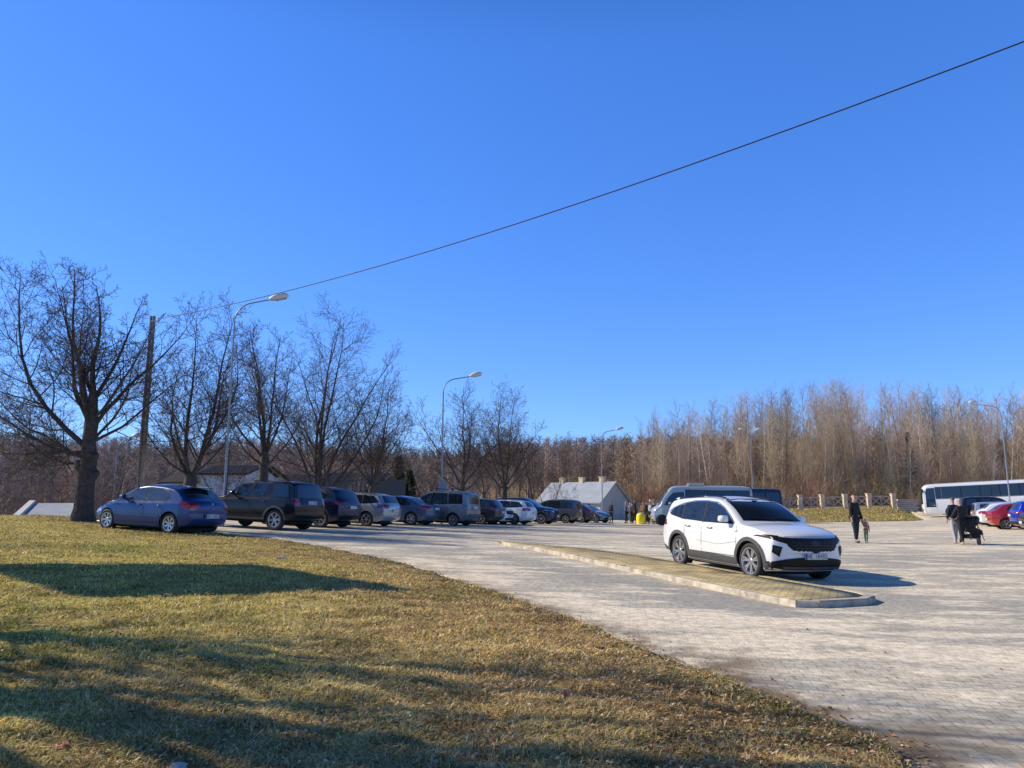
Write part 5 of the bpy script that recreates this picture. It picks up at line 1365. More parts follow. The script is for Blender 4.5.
def forest(name, label, cat, N, samp, variants, pal, mat, seed, hs=(.75,1.2)):
    r = np.random.default_rng(seed); Vs = []; Cs = []
    nc = np.random.default_rng(seed+99)
    for k in range(N):
        s = samp(r)
        if s is None: continue
        x, y = s[:2]; sc = r.uniform(*hs)*(s[2] if len(s) > 2 else 1); v = variants[r.integers(len(variants))]
        a = r.uniform(0, 2*PI); R = np.array(((math.cos(a),-math.sin(a),0),(math.sin(a),math.cos(a),0),(0,0,1)))
        q = (v.reshape(-1,3)@R.T)*sc+np.array((x, y, Tz(x, y)-.3)); Vs.append(q)
        c = np.array(pal[r.integers(len(pal))])*r.uniform(.75,1.25); Cs.append(np.repeat(c[None], len(q), 0))
    V = np.vstack(Vs); C = np.vstack(Cs); F = np.arange(len(V)).reshape(-1,3)
    return tag(npmesh(name, V, F, mat, cols=C), label, cat, kind='stuff')
WM = attrmat('far_wood', .95, .05)
var = [tree_variant(40+i, 11, 46, thick=1.5) for i in range(7)]
cvar = [tree_variant(60+i, 12, 70, conifer=True) for i in range(4)]
def s_hill(r):
    y = r.uniform(95, 430); a = r.uniform(-.80, .36)
    x = a*y
    if y < 150 and x > -6: return None
    if y < 115 and a > -.45: return None
    return x, y
PALW = [(.38,.29,.23),(.44,.32,.24),(.34,.27,.23),(.46,.34,.24),(.22,.18,.15)]
forest('hillside_wood', 'leafless brown wood covering the far hillside', 'wood', 4200, s_hill, var, PALW, WM, 5)
def s_ridge(r):
    a = r.uniform(-.78, .20)
    y = r.uniform(330, 420); return a*y, y
forest('hillside_conifers', 'dark conifers scattered along the far ridge', 'conifers', 330, s_ridge, cvar, [(.03,.042,.03),(.045,.055,.035)], WM, 6, hs=(.5,1.05))
def s_back(r):
    y = r.uniform(105, 230); a = r.uniform(.14, .88); return (a*y, y, .82) if a*y > 14 else None
forest('deep_wood', 'depth of the bare wood behind the nearer trees', 'wood', 3300, s_back, var, [(.50,.37,.26),(.38,.28,.20),(.58,.44,.31),(.20,.15,.11),(.36,.29,.18)], WM, 8)
# undergrowth: leafless bushes along the wood edge
def bush(seed, H, n):
    r = np.random.default_rng(seed); tri = []
    for k in range(n):
        a = r.uniform(0, 2*PI); inc = math.radians(r.uniform(2, 42)); L = H*r.uniform(.5,1.1)
        p = np.array((r.normal(0,.3), r.normal(0,.3), 0)); d = np.array((math.cos(a)*math.sin(inc), math.sin(a)*math.sin(inc), math.cos(inc))); q = p+d*L
        s = np.cross(d, r.normal(size=3)); s /= np.linalg.norm(s); tri.append((p-s*.016, p+s*.016, q))
        for m in range(5):
            pp = p+d*L*r.uniform(.3,.95); dd = d+r.normal(0,.45,3); dd /= np.linalg.norm(dd); s = np.cross(dd, r.normal(size=3)); s /= np.linalg.norm(s)
            tri.append((pp-s*.012, pp+s*.012, pp+dd*L*.35))
    return np.array(tri)
bv = [bush(80+i, 3.2, 60) for i in range(5)]
def s_bush(r):
    y = r.uniform(88.5, 112); a = r.uniform(.15, .85); return (a*y, y) if a*y > 14.5 else None
forest('undergrowth', 'leafless brown and reddish bushes along the edge of the wood', 'bushes', 560, s_bush, bv, [(.50,.35,.21),(.42,.31,.18),(.50,.27,.19),(.56,.42,.24),(.34,.29,.15)], WM, 9, hs=(.6,1.5))
def s_bush2(r):
    y = r.uniform(50, 92); a = r.uniform(-.8, -.0)
    x = a*y
    if fall_dist(np.array([x]), np.array([float(y)]))[0] < 5: return None
    return x, y
forest('valley_bushes', 'leafless purple-brown scrub in the valley behind the trees', 'bushes', 420, s_bush2, bv, [(.40,.29,.23),(.36,.27,.2),(.46,.34,.24),(.27,.23,.14)], WM, 10, hs=(.7,1.5))
# individual evergreens
def conifer(px, Y, H, label, seed, wid=.22):
    a, _ = ray(px, 500); x = a*Y; r = np.random.default_rng(seed)
    root = empty('conifer_tree', (x, Y, Tz(x, Y)-.2), 0, label, 'tree', None)
    b = MB(); b.tube([(0,0,0),(0,0,H*.5),(0,0,H*.97)], [.16,.1,.03], 7); b.build('trunk', M['brownbark'], root)
    n = 2600; t = r.uniform(.10, 1, n)**.9; z = H*t; L = ((1-t)*H*wid+.12)*(.6+.4*np.sin(t*60)**2); a = r.uniform(0, 2*PI, n); f = r.uniform(.35,1,n)
    c = np.stack([np.cos(a)*L*f, np.sin(a)*L*f, z-.28*L*f], 1); d = np.stack([np.cos(a), np.sin(a), -.3+r.normal(0,.2,n)], 1)*(.22+.25*L[:,None])
    s = np.stack([-np.sin(a), np.cos(a), r.normal(0,.3,n)], 1)*.09
    V = np.stack([c-s, c+s, c+d], 1).reshape(-1,3); npmesh('crown', V, np.arange(3*n).reshape(-1,3), M['needle'], root)
conifer(913, 96.0, 10.0, 'single dark green ivy-clad evergreen among the bare wood at right', 31, .13)
conifer(398, 58.0, 5.6, 'left of two dark evergreens behind the silver estate', 32, .2)
conifer(409, 60.0, 4.8, 'right, lower of two dark evergreens behind the silver estate', 33, .22)

# ------------------------------------------------------------------ STREET LAMPS, POLE, WIRE
def lamp(px, Y, pytop, arm, armdir, label, headn=1, base_py=None, r=1.0, box=False):
    a, bb = ray(px, pytop); x = a*Y; gz = Tz(x, Y); H = EYE+bb*Y-gz
    root = empty('street_lamp', (x, Y, gz), 0, label, 'street lamp', 'street lamps of the car park')
    ca, sa = math.cos(math.radians(armdir)), math.sin(math.radians(armdir))
    b = MB(); hh = H-.95
    b.tube([(0,0,-.2),(0,0,1.2),(0,0,1.25),(0,0,hh*.6),(0,0,hh)], [.065*r,.065*r,.05*r,.043*r,.036*r], 12); b.build('pole', M['galv'], root, smooth=40)
    arms = [1] if headn == 1 else [1, -1]
    for s in arms:
        pts = []
        for k in range(9):
            t = k/8*math.radians(80); rr = .75
            pts.append((s*ca*rr*(1-math.cos(t)), s*sa*rr*(1-math.cos(t)), hh+rr*math.sin(t)))
        q = pts[-1]; pts.append((s*ca*(arm-.35), s*sa*(arm-.35), q[2]+.16)); 
        b = MB(); b.tube(pts, .03*r, 8); b.build('arm', M['galv'], root, smooth=60)
        e = Vector(pts[-1]); d = Vector((s*ca, s*sa, .26)).normalized(); up = Vector((0,0,1)); sd_ = d.cross(up).normalized(); u2 = sd_.cross(d)
        b = MB(); prof = [(0,.05,.05),(.06,.09,.10),(.2,.13,.17),(.40,.18,.21),(.58,.16,.17),(.70,.10,.10),(.75,.03,.03)]
        vs = []; n = 12
        for (t, wy, hz_) in prof:
            for j in range(n):
                an = 2*PI*j/n; z = math.sin(an)*hz_; z = z if z > 0 else z*.45
                vs.append(e+d*(t-.05)+sd_*(math.cos(an)*wy)+u2*z)
        b.add(vs, [(i*n+j, i*n+(j+1)%n, (i+1)*n+(j+1)%n, (i+1)*n+j) for i in range(len(prof)-1) for j in range(n)]+[tuple(range(n))[::-1], tuple(range(len(vs)-n, len(vs)))])
        hd_ = b.build('lamp_head', M['lampshell'], root, smooth=60)
        b = MB(); c = e+d*.40-u2*.065
        R = Matrix((d, sd_, u2)).transposed(); b.box(c, (.42,.20,.05), mat=R); b.build('lens', M['lens'], hd_, bevel=.02)
    b = MB(); b.box((0,-.075*r,.75), (.09,.03,.32)); b.build('service_hatch', M['plastic'], root)
    if box:
        b = MB(); b.box((.05,-.16,2.0), (.42,.25,.62)); b.build('fuse_box', M['galv'], root, bevel=.02)
    return root
lamp(236.0, 27.5, 297, 1.62, 8, 'tallest nearest street lamp with bent arm between the bare trees at left', r=.85)
lamp(443.5, 41.0, 375, 1.85, 8, 'street lamp rising behind the tall car with roof bars', box=True)
lamp(601.0, 66.0, 429, 1.75, 8, 'street lamp in front of the long low building')
lamp(749.8, 88.0, 430, 1.0, 0, 'two-headed street lamp before the wood, behind the white car', headn=2)
lamp(1000.0, 60.0, 404, 2.4, 186, 'street lamp at the right with its arm pointing left, in front of the coach')
lamp(118.5, 50.0, 436, 1.2, 8, 'thin distant street lamp seen beside the big tree')
lamp(455.5, 70.0, 444, 1.3, 90, 'distant street lamp just right of the one behind the roof-bar car')

# concrete utility pole
pt = at(153.0, 316, 30.0)
pz = Tz(pt.x, pt.y)
pole = empty('utility_pole', (pt.x, pt.y, pz), 0, 'concrete utility pole carrying the overhead wire, left group of trees', 'utility pole')
Hp = pt.z-pz
b = MB()
for s in (-1, 1):
    b.add([(s*.085-.032,-.10,-.3),(s*.085+.032,-.10,-.3),(s*.085+.032,.10,-.3),(s*.085-.032,.10,-.3),(s*.062-.024,-.07,Hp),(s*.062+.024,-.07,Hp),(s*.062+.024,.07,Hp),(s*.062-.024,.07,Hp)],
          [(3,2,1,0),(4,5,6,7),(0,1,5,4),(1,2,6,5),(2,3,7,6),(3,0,4,7)])
for k in range(17):
    z = .6+k*(Hp-1)/16; wv = .11-.03*k/16; b.box((0,0.01,z), (wv,.10,.30))
b.build('post', M['concrete'], pole)
b = MB(); b.bar((0,-.12,Hp-.25),(.32,-.12,Hp-.25),.05); b.lathe([(.001,-.02),(.04,-.02),(.055,.02),(.035,.04),(.055,.07),(.03,.1),(.001,.1)], c=(.3,-.12,Hp-.2)); b.build('insulator', M['lampshell'], pole, smooth=50)
A_ = pt+Vector((.30,-.12,-.10)); B_ = at(1024, 40, 12.0)
d = B_-A_; far_end = A_+d*1.55
def wirept(t):
    p = A_+(far_end-A_)*t; return Vector((p.x, p.y, p.z-.0))
WP = []
pix = [(155,319,30.0),(200,312,28.0),(240,304,26.6),(283,292.5,25.2),(340,276,23.6),(400,258,22.2),(450,243.5,21.1),(500,228,20.0),(570,207,18.7),(640,184,17.5),(730,153,16.1),(820,119,14.8),(920,80,13.4),(1024,40,12.1)]
# straight in plan from the pole, sag in height measured at the columns above
for (px, py, _) in pix:
    a, b_ = ray(px, py)
    # intersect the vertical plane through A_ and B_
    n = Vector((d.y, -d.x)); den = n.x*a+n.y; Y = (n.x*A_.x+n.y*A_.y)/den
    WP.append(Vector((a*Y, Y, EYE+b_*Y)))
zs = np.array([p.z for p in WP]); s_ = np.array([(Vector((p.x, p.y))-Vector((A_.x, A_.y))).length for p in WP])
cf_ = np.polyfit(s_, zs, 2)
S1 = s_[-1]*1.35
dirn = Vector((d.x, d.y)).normalized()
wpts = [(A_.x+dirn.x*s, A_.y+dirn.y*s, float(np.polyval(cf_, s))) for s in np.linspace(0, S1, 40)]
wpts[0] = tuple(A_)
b = MB(); b.tube(wpts, .014, 6); tag(b.build('overhead_wire', M['wire'], smooth=80), 'black overhead wire crossing the sky from the concrete pole', 'wire')

# ------------------------------------------------------------------ BUILDINGS
def house(name, corner, ax, L, Wd, wall_h, roof_h, wm, rm, label, cat='house', chim=(), over=.3, wins=(), doors=(), ridge_l=True, zbase=None, cmat=None):
    """corner: nearest ground corner; length L runs along heading ax (deg), width to its left/right"""
    a = math.radians(ax); z = Tz(*corner) if zbase is None else zbase
    root = empty(name, (corner[0], corner[1], z-.1), a, label, cat)
    b = MB(); pr = [(0,0),(0,Wd),(L,Wd),(L,0)]
    h = wall_h+.1
    b.add([(0,0,0),(L,0,0),(L,Wd,0),(0,Wd,0),(0,0,h),(L,0,h),(L,Wd,h),(0,Wd,h),(0,Wd/2,h+roof_h),(L,Wd/2,h+roof_h)],
          [(0,1,5,4),(2,3,7,6),(3,0,4,8,7),(1,2,6,9,5),(3,2,1,0)])
    b.build('wall', wm, root)
    b = MB(); sl = roof_h/(Wd/2); o = over; t = .12
    for s in (0, 1):
        y0, y1 = (-o, Wd/2) if s == 0 else (Wd+o, Wd/2)
        z0, z1 = h-o*sl+.02, h+roof_h+.02
        b.add([(-o,y0,z0),(L+o,y0,z0),(L+o,y1,z1),(-o,y1,z1),(-o,y0,z0+t),(L+o,y0,z0+t),(L+o,y1,z1+t),(-o,y1,z1+t)],
              [(0,1,2,3),(4,7,6,5),(0,4,5,1),(1,5,6,2),(3,2,6,7),(0,3,7,4)])
    rf = b.build('roof', rm, root)
    for (cx_, ch) in chim:
        b = MB(); zc = h+roof_h
        b.box((cx_, Wd/2+.05, zc+ch/2-.1), (.55,.5,ch+.3)); b.box((cx_, Wd/2+.05, zc+ch+.08), (.66,.6,.08)); b.build('chimney', cmat or M['stone'], root)
    for (side, u, v, ww, hh) in wins:
        b = MB(); pn = MB()
        if side == 'l': c = (u, -.0, v); D = (ww, .10, hh); cp = (u, -.035, v); Dp = (ww-.12, .08, hh-.12)
        else: c = (0, u, v) if side == 'e' else (L, u, v); D = (.10, ww, hh); e = -1 if side == 'e' else 1; cp = (c[0]+e*.035, u, v); Dp = (.08, ww-.12, hh-.12)
        b.box(c, D); w_ = b.build('window', M['wallw'], root); pn.box(cp, Dp); pn.build('pane', M['glass'], w_)
    for (side, u, ww, hh) in doors:
        b = MB(); c = (u, 0, hh/2+.1) if side == 'l' else ((0 if side == 'e' else L), u, hh/2+.1); b.box(c, (ww,.12,hh) if side == 'l' else (.12,ww,hh)); b.build('door', M['navy'], root)
    return root
# long low building: nearest corner below (600,503); ridge runs left-away
a, _ = ray(600.5, 520); Yb = 78.0
cx0, cy0 = a*Yb, Yb
# width direction heads right-away, length left-away: use heading of length = 180-44, then "left" side is negative y -> mirror by building from the far end
ang = 136
La = 8.6; Wb = 5.0
ca, sa = math.cos(math.radians(ang)), math.sin(math.radians(ang))
# start at left end so that +x runs towards the near corner, +y to the right-away
sx0, sy0 = cx0+ca*La, cy0+sa*La
house('low_building', (sx0, sy0), ang-180, La, Wb, 2.05, 1.95, M['wallb'], M['roofgrey'], 'long low building with pale metal roof and beige gable behind the row of cars', 'building',
      chim=((1.4,.55),(4.2,.55),(7.0,.55)), wins=(('l',1.8,1.35,.9,.8),('l',4.4,1.35,.9,.8)), doors=(('l',6.8,.9,1.9),), zbase=Tz(cx0, cy0)-.15)
def at_b(px, Y): a_, _ = ray(px, 490); return (a_*Y, Y)
def vhouse(name, px, Y, ang_, L, Wd, pye, pyr, wm, rm, label, **k):
    c = at_b(px, Y); zb = -4.5; _, be = ray(px, pye); _, br_ = ray(px, pyr); he = EYE+be*Y-zb; hr = EYE+br_*Y-zb-he
    return house(name, c, ang_, L, Wd, he-.1, hr, wm, rm, label, zbase=zb, **k)
vhouse('house', 163, 66, -16, 8.5, 6.5, 481, 466, M['wally'], M['roofdark'], 'small house with ochre gable in the valley behind the pole', wins=(('l',3.0,4.2,.9,1.1),('l',5.6,4.2,.9,1.1)))
vhouse('house', 200, 60, -4, 3.7, 6, 473, 464, M['wallw'], M['roofblue'], 'white walled house with dark roof in the valley behind the black off-road car', wins=(('l',1.0,4.6,.8,1.0),('l',2.7,4.6,.8,1.0)))
vhouse('house', 322, 58, 3, 5.6, 7, 489, 472, M['wallb'], M['roofblue'], 'low house with slate roof in the valley behind the many-stemmed tree', over=.4)
vhouse('house', 372, 52, 8, 2.0, 5, 494, 479, M['wallw'], M['roofblue'], 'small slate-roofed house with pale dormer right of the leaning tree', over=.3)
vhouse('house', 248, 70, 2, 7.6, 7, 487, 473, M['wallw'], M['roofblue'], 'slate-roofed house seen above the black off-road car', over=.3)
# shed roof below the lawn crest at far left: roof sheet sloping towards the viewer
def shed(px0, px1, py0, py1, Y0, Y1, label):
    a0, b0 = ray(px0, py1); a1, b1 = ray(px1, py1); c0, d0 = ray(px0+22, py0); c1, d1 = ray(px1, py0)
    p = [Vector((a0*Y0, Y0, EYE+b0*Y0)), Vector((a1*Y0, Y0, EYE+b1*Y0)), Vector((c1*Y1, Y1, EYE+d1*Y1)), Vector((c0*Y1, Y1, EYE+d0*Y1))]
    o = (p[0]+p[1])/2; root = empty('shed', (o.x, o.y, -4.4), 0, label, 'shed')
    q = [v-Vector((o.x, o.y, -4.4)) for v in p]
    b = MB(); t = Vector((0,0,.12)); b.add(q+[v+t for v in q], [(3,2,1,0),(4,5,6,7),(0,1,5,4),(1,2,6,5),(2,3,7,6),(3,0,4,7)]); rf = b.build('roof', M['roofgrey'], root)
    b = MB(); ins = [v+(Vector((0,Y1/2-Y0/2,0))-Vector((v.x, v.y, 0))+Vector((0,0,0)))*.03 for v in q]
    b.add([(v.x, v.y, 0) for v in ins]+[(v.x, v.y, v.z-.01) for v in ins], [(0,1,5,4),(1,2,6,5),(2,3,7,6),(3,0,4,7)]); b.build('wall', M['wallb'], root)
    for i, j in ((0,3),(1,2)):
        b = MB(); b.bar(q[i]+t*1.6, q[j]+t*1.6, .3, .2); b.build('verge_capping', M['wallw'], root)
shed(10, 78, 505, 526, 38, 47, 'grey shed roof with pale raised verges below the lawn crest at far left')

# ------------------------------------------------------------------ FENCE
def fence():
    pil = [626,652,672,694,712,735,757,780,800.5,822.6,845.5,869.4,893.9]
    base = [None]*len(pil)
    root = None; pts = []
    for i, px in enumerate(pil):
        Y = 84.0 if px < 800 else 84-(px-800)*.03; a_, _ = ray(px, 508); pts.append((a_*Y, Y))
    root = empty('boundary_fence', (pts[0][0], pts[0][1], Tz(*pts[0])), 0, 'timber cross-braced fence between square sandstone pillars along the wood', 'fence')
    o = Vector(root.location)
    for i, (x, y) in enumerate(pts):
        z = Tz(x, y); b = MB(); b.box((x-o.x, y-o.y, z-o.z+.72), (.46,.46,1.7)); b.box((x-o.x, y-o.y, z-o.z+1.60), (.56,.56,.09)); b.build('pillar', M['stone'], root, bevel=.03)
        if i+1 < len(pts):
            x2, y2 = pts[i+1]; z2 = Tz(x2, y2)
            A1 = Vector((x-o.x, y-o.y, z-o.z)); B1 = Vector((x2-o.x, y2-o.y, z2-o.z)); D = (B1-A1); u = D.normalized()
            a1 = A1+u*.2; b1 = B1-u*.2; m1 = (a1+b1)/2
            b = MB(); V3 = lambda p, h: (p.x, p.y, p.z+h)
            b.bar(V3(a1,1.32), V3(b1,1.32), .07, .13); b.bar(V3(a1,.32), V3(b1,.32), .07, .13); b.bar(V3(m1,.2), V3(m1,1.42), .09, .09)
            for p, q in ((a1, m1), (m1, b1)):
                b.bar(V3(p,.36), V3(q,1.28), .06, .11); b.bar(V3(p,1.28), V3(q,.36), .05, .11)
            b.build('rail_panel', M['wood'], root)
fence()
# stack of pale planks beside the coach
a_, _ = ray(906, 500); wx, wy = a_*83, 83.0
rt = empty('timber_stack', (wx, wy, Tz(wx, wy)), 0, 'stack of pale weathered planks between the last fence pillar and the coach', 'timber stack')
rr_ = random.Random(4); b = MB()
for k in range(7):
    b.box((rr_.uniform(-.15,.15), rr_.uniform(-.05,.05), .12+k*.2), (2.3+rr_.uniform(-.2,.2), .5, .15), rz=rr_.uniform(-.04,.04))
b.build('planks', M['woodpale'], rt); b = MB(); b.box((-.9,0,.02),(.12,.5,.12)); b.box((.9,0,.02),(.12,.5,.12)); b.build('bearers', M['wood'], rt)

# made-up panel on a mast, unseen at left, shaped to cast the lawn shadow
SD = np.array((math.cos(SUN_SH), math.sin(SUN_SH)))
shp = [np.array(ground(*p)) for p in ((254,566),(414,593),(74,601))]
shp.append(shp[0]+shp[2]-shp[1])
tE = math.tan(SUN_EL); tt_ = 9.4; hb = tt_*tE
cen = sum(shp)/4; zc = Tz(*cen)
foot = cen-SD*tt_; zg = Tz(*foot)
mast = empty('shadow_caster', (foot[0], foot[1], zg), 0, 'unseen flat panel on a mast, made up to cast the four-sided lawn shadow', 'shadow caster')
b = MB(); rel = [p-cen for p in shp]; zt_ = zc+hb-zg
b.add([(p[0], p[1], zt_+Tz(*(cen+p))-zc) for p in rel]+[(p[0], p[1], zt_+.08+Tz(*(cen+p))-zc) for p in rel], [(3,2,1,0),(4,5,6,7),(0,1,5,4),(1,2,6,5),(2,3,7,6),(3,0,4,7)])
b.build('panel', M['wallw'], mast)
b = MB(); b.tube([(0,0,-.3),(0,0,zt_-.02)], [.07,.05], 10); b.build('post', M['galv'], mast)

# ------------------------------------------------------------------ PEOPLE
def skinmesh(verts, edges, radii, lvl=2):
    me = bpy.data.meshes.new('s'); me.from_pydata(verts, edges, []); o = bpy.data.objects.new('s', me); COL.objects.link(o)
    md = o.modifiers.new('k', 'SKIN'); md.use_smooth_shade = True
    sk = me.skin_vertices[0].data
    for i, r in enumerate(radii): sk[i].radius = (r, r) if not isinstance(r, tuple) else r; sk[i].use_root = (i == 0)
    m2 = o.modifiers.new('q', 'SUBSURF'); m2.levels = lvl; m2.render_levels = lvl
    dg = bpy.context.evaluated_depsgraph_get(); r = bpy.data.meshes.new_from_object(o.evaluated_get(dg)); bpy.data.objects.remove(o)
    return r
def person(loc, face, H, label, top, legs, hair, shoe, armL=((.21,.0,1.15),(.23,.06,.90)), armR=((-.21,.0,1.15),(-.23,.06,.90)), stride=.12, group=None, long_coat=False, hood=False, bag=None, kid=False, longhair=False, hat=None):
    s = H/1.75
    root = empty('person', (loc[0], loc[1], Tz(*loc)), face, label, 'person', group)
    hs_ = 1.25 if kid else 1.0
    V = []; E_ = []; R = []
    def v(p, r, par=None):
        V.append((p[0]*s, p[1]*s, p[2]*s)); R.append(r*s if not isinstance(r, tuple) else (r[0]*s, r[1]*s)); i = len(V)-1
        if par is not None: E_.append((par, i))
        return i
    pel = v((0,0,.95), (.135,.10)); wa = v((0,0,1.10), (.12,.09), pel); ch = v((0,-.01,1.30), (.15,.105), wa); nb = v((0,-.01,1.45), .065, ch)
    nk = v((0,.005,1.52), .05, nb); h0 = v((0,.02,1.58), (.062*hs_,.075*hs_), nk); h1 = v((0,.015,1.66), (.075*hs_,.092*hs_), h0); h2 = v((0,.005,1.73), (.055*hs_,.065*hs_), h1)
    v((0,.02+.098*hs_,1.62), .012, h0)
    arms = []
    for sg, A in ((1, armL), (-1, armR)):
        sh_ = v((sg*.165,-.01,1.41), .055, ch); el = v(A[0], .042, sh_); wr = v(A[1], .028, el)
        d = Vector(A[1])-Vector(A[0]); d.normalize(); pm = Vector(A[1])+d*.07; side = Vector((0,1,0))
        if abs(d.y) > .7: side = Vector((1,0,0))
        pi_ = v(tuple(pm), (.03,.022), wr)
        for k, ln in enumerate((.075,.085,.08,.06)):
            o = side*((k-1.5)*.019); f1 = v(tuple(pm+o+d*.035), .010, pi_); f2 = v(tuple(pm+o+d*(.035+ln*.6)+Vector((-sg*.012,0,0))), .009, f1)
        v(tuple(Vector(A[1])+d*.035+side*.05), .011, wr)
        arms.append((A, sg))
    LG = []
    for sg in (1,-1):
        st = stride*sg
        hp_ = v((sg*.085,0,.88), .085, pel); kn = v((sg*.095, st*.45+.02, .50), .055, hp_); an = v((sg*.10, st, .09), .038, kn); to = v((sg*.11, st+.13, .035), .032, an)
        LG.append(((sg*.085,0,.88),(sg*.095,st*.45+.02,.50),(sg*.10,st,.09),(sg*.11,st+.13,.035)))
    me = skinmesh(V, E_, R); link('body', me, M['skin'], root); me.materials.clear(); me.materials.append(M['skin'])
    def cloth(name, segs, mat, lvl=2):
        V = []; E2 = []; R = []; idx = {}
        for chain in segs:
            prev = None
            for p, r in chain:
                key = tuple(round(q, 4) for q in p)
                if key not in idx: idx[key] = len(V); V.append((p[0]*s, p[1]*s, p[2]*s)); R.append(tuple(q*s for q in r) if isinstance(r, tuple) else r*s)
                i = idx[key]
                if prev is not None and prev != i: E2.append((prev, i))
                prev = i
        me = skinmesh(V, E2, R, lvl); me.materials.clear(); me.materials.append(mat); return link(name, me, mat, root)
    bot = .72 if long_coat else .92
    chest = (0,-.01,1.30)
    jack = [[((0,0,1.10),(.15,.118)), ((0,0,bot+.08),(.165,.13)), ((0,0,bot),(.16,.125))], [((0,0,1.10),(.15,.118)), (chest,(.18,.13)), ((0,-.01,1.44),(.10,.085)), ((0,-.005,1.49),(.07,.07))]]
    for A, sg in arms:
        w_ = Vector(A[0]).lerp(Vector(A[1]), .93)
        jack.append([(chest,(.18,.13)), ((sg*.16,-.01,1.405), .078), (A[0], .062), (tuple(w_), .046)])
    cloth('jacket', jack, top)
    tr = []
    for L_ in LG:
        tr.append([((0,0,.93),(.15,.115)), (L_[0], .10), (L_[1], .072), (tuple(Vector(L_[1]).lerp(Vector(L_[2]), .95)), .056)])
    cloth('trousers', tr, legs)
    for L_ in LG:
        a, b_ = Vector(L_[2]), Vector(L_[3])
        cloth('shoe', [[(tuple(a+Vector((0,-.04,-.035))), .042), (tuple(a.lerp(b_, .5)+Vector((0,0,-.018))), .045), (tuple(b_+Vector((0,.02,0))), .036)]], shoe, 1)
    hr = [[((0,-.012,1.64),(.078*hs_,.088*hs_)), ((0,-.018,1.70),(.080*hs_,.090*hs_)), ((0,-.02,1.755),(.04*hs_,.05*hs_))]]
    if longhair: hr.append([((0,-.012,1.64),(.078,.088)), ((0,-.06,1.55),(.07,.05)), ((0,-.085,1.45),(.06,.035))])
    if hood: hr.append([((0,-.012,1.64),(.078,.088)), ((0,-.08,1.50),(.09,.06))])
    cloth('hat' if hat else 'hair', hr, hat or hair)
    for sg in (1,-1):
        b = MB(); b.lathe([(.001,-.008),(.008,-.006),(.011,0),(.008,.006),(.001,.008)], c=(0,0,0), n=8); o = b.build('eye', M['text'], root); o.location = (sg*.03*s*hs_, (.015+.086*hs_)*s, 1.655*s); o.scale = (s,s,s)
    if bag: 
        b = MB(); b.tube([(sg_*.2*s, y_*s, z_*s) for sg_, y_, z_ in ((1,-.05,1.42),(1,-.10,1.1),(1.15,-.1,.98))], .012, 5); b.box((.25*s,-.10*s,.88*s), (.10,.26,.26)); b.build('bag', bag, root, bevel=.02)
    return root
def gp(px, py, Y): a_, _ = ray(px, py); return (a_*Y, Y)
# man and toddler (seen from behind / side)
person(gp(856.5,541,29.0), math.radians(200), 1.80, 'bald man in black jacket and dark trousers holding a toddler\'s hand', M['black'], M['navy'], M['skin'], M['darkshoe'], armL=((.22,.02,1.14),(.27,.10,.90)), armR=((-.23,-.02,1.14),(-.30,.06,.84)), stride=.10, long_coat=True)
def floral():
    m, nt_, b_ = newmat('floral_cloth'); tc = nt_.nodes.new('ShaderNodeTexCoord'); v_ = nt_.nodes.new('ShaderNodeTexVoronoi'); v_.inputs['Scale'].default_value = 14
    r_ = nt_.nodes.new('ShaderNodeValToRGB'); e = r_.color_ramp.elements; e[0].color = (.6,.55,.48,1); e[1].color = (.10,.14,.06,1); e.new(.45).color = (.45,.06,.06,1); e.new(.35).color = (.62,.57,.5,1)
    nt_.links.new(tc.outputs['Object'], v_.inputs['Vector']); nt_.links.new(v_.outputs['Color'], r_.inputs['Fac']); nt_.links.new(r_.outputs[0], b_.inputs['Base Color']); return m
person(gp(866.5,542,29.1), math.radians(170), .92, 'toddler in patterned jacket and white cap beside the man in black', floral(), M['green'], M['hairl'], M['darkshoe'], armL=((.2,.0,1.45),(.26,.05,1.62)), kid=True, stride=.18, hat=M['plate'])
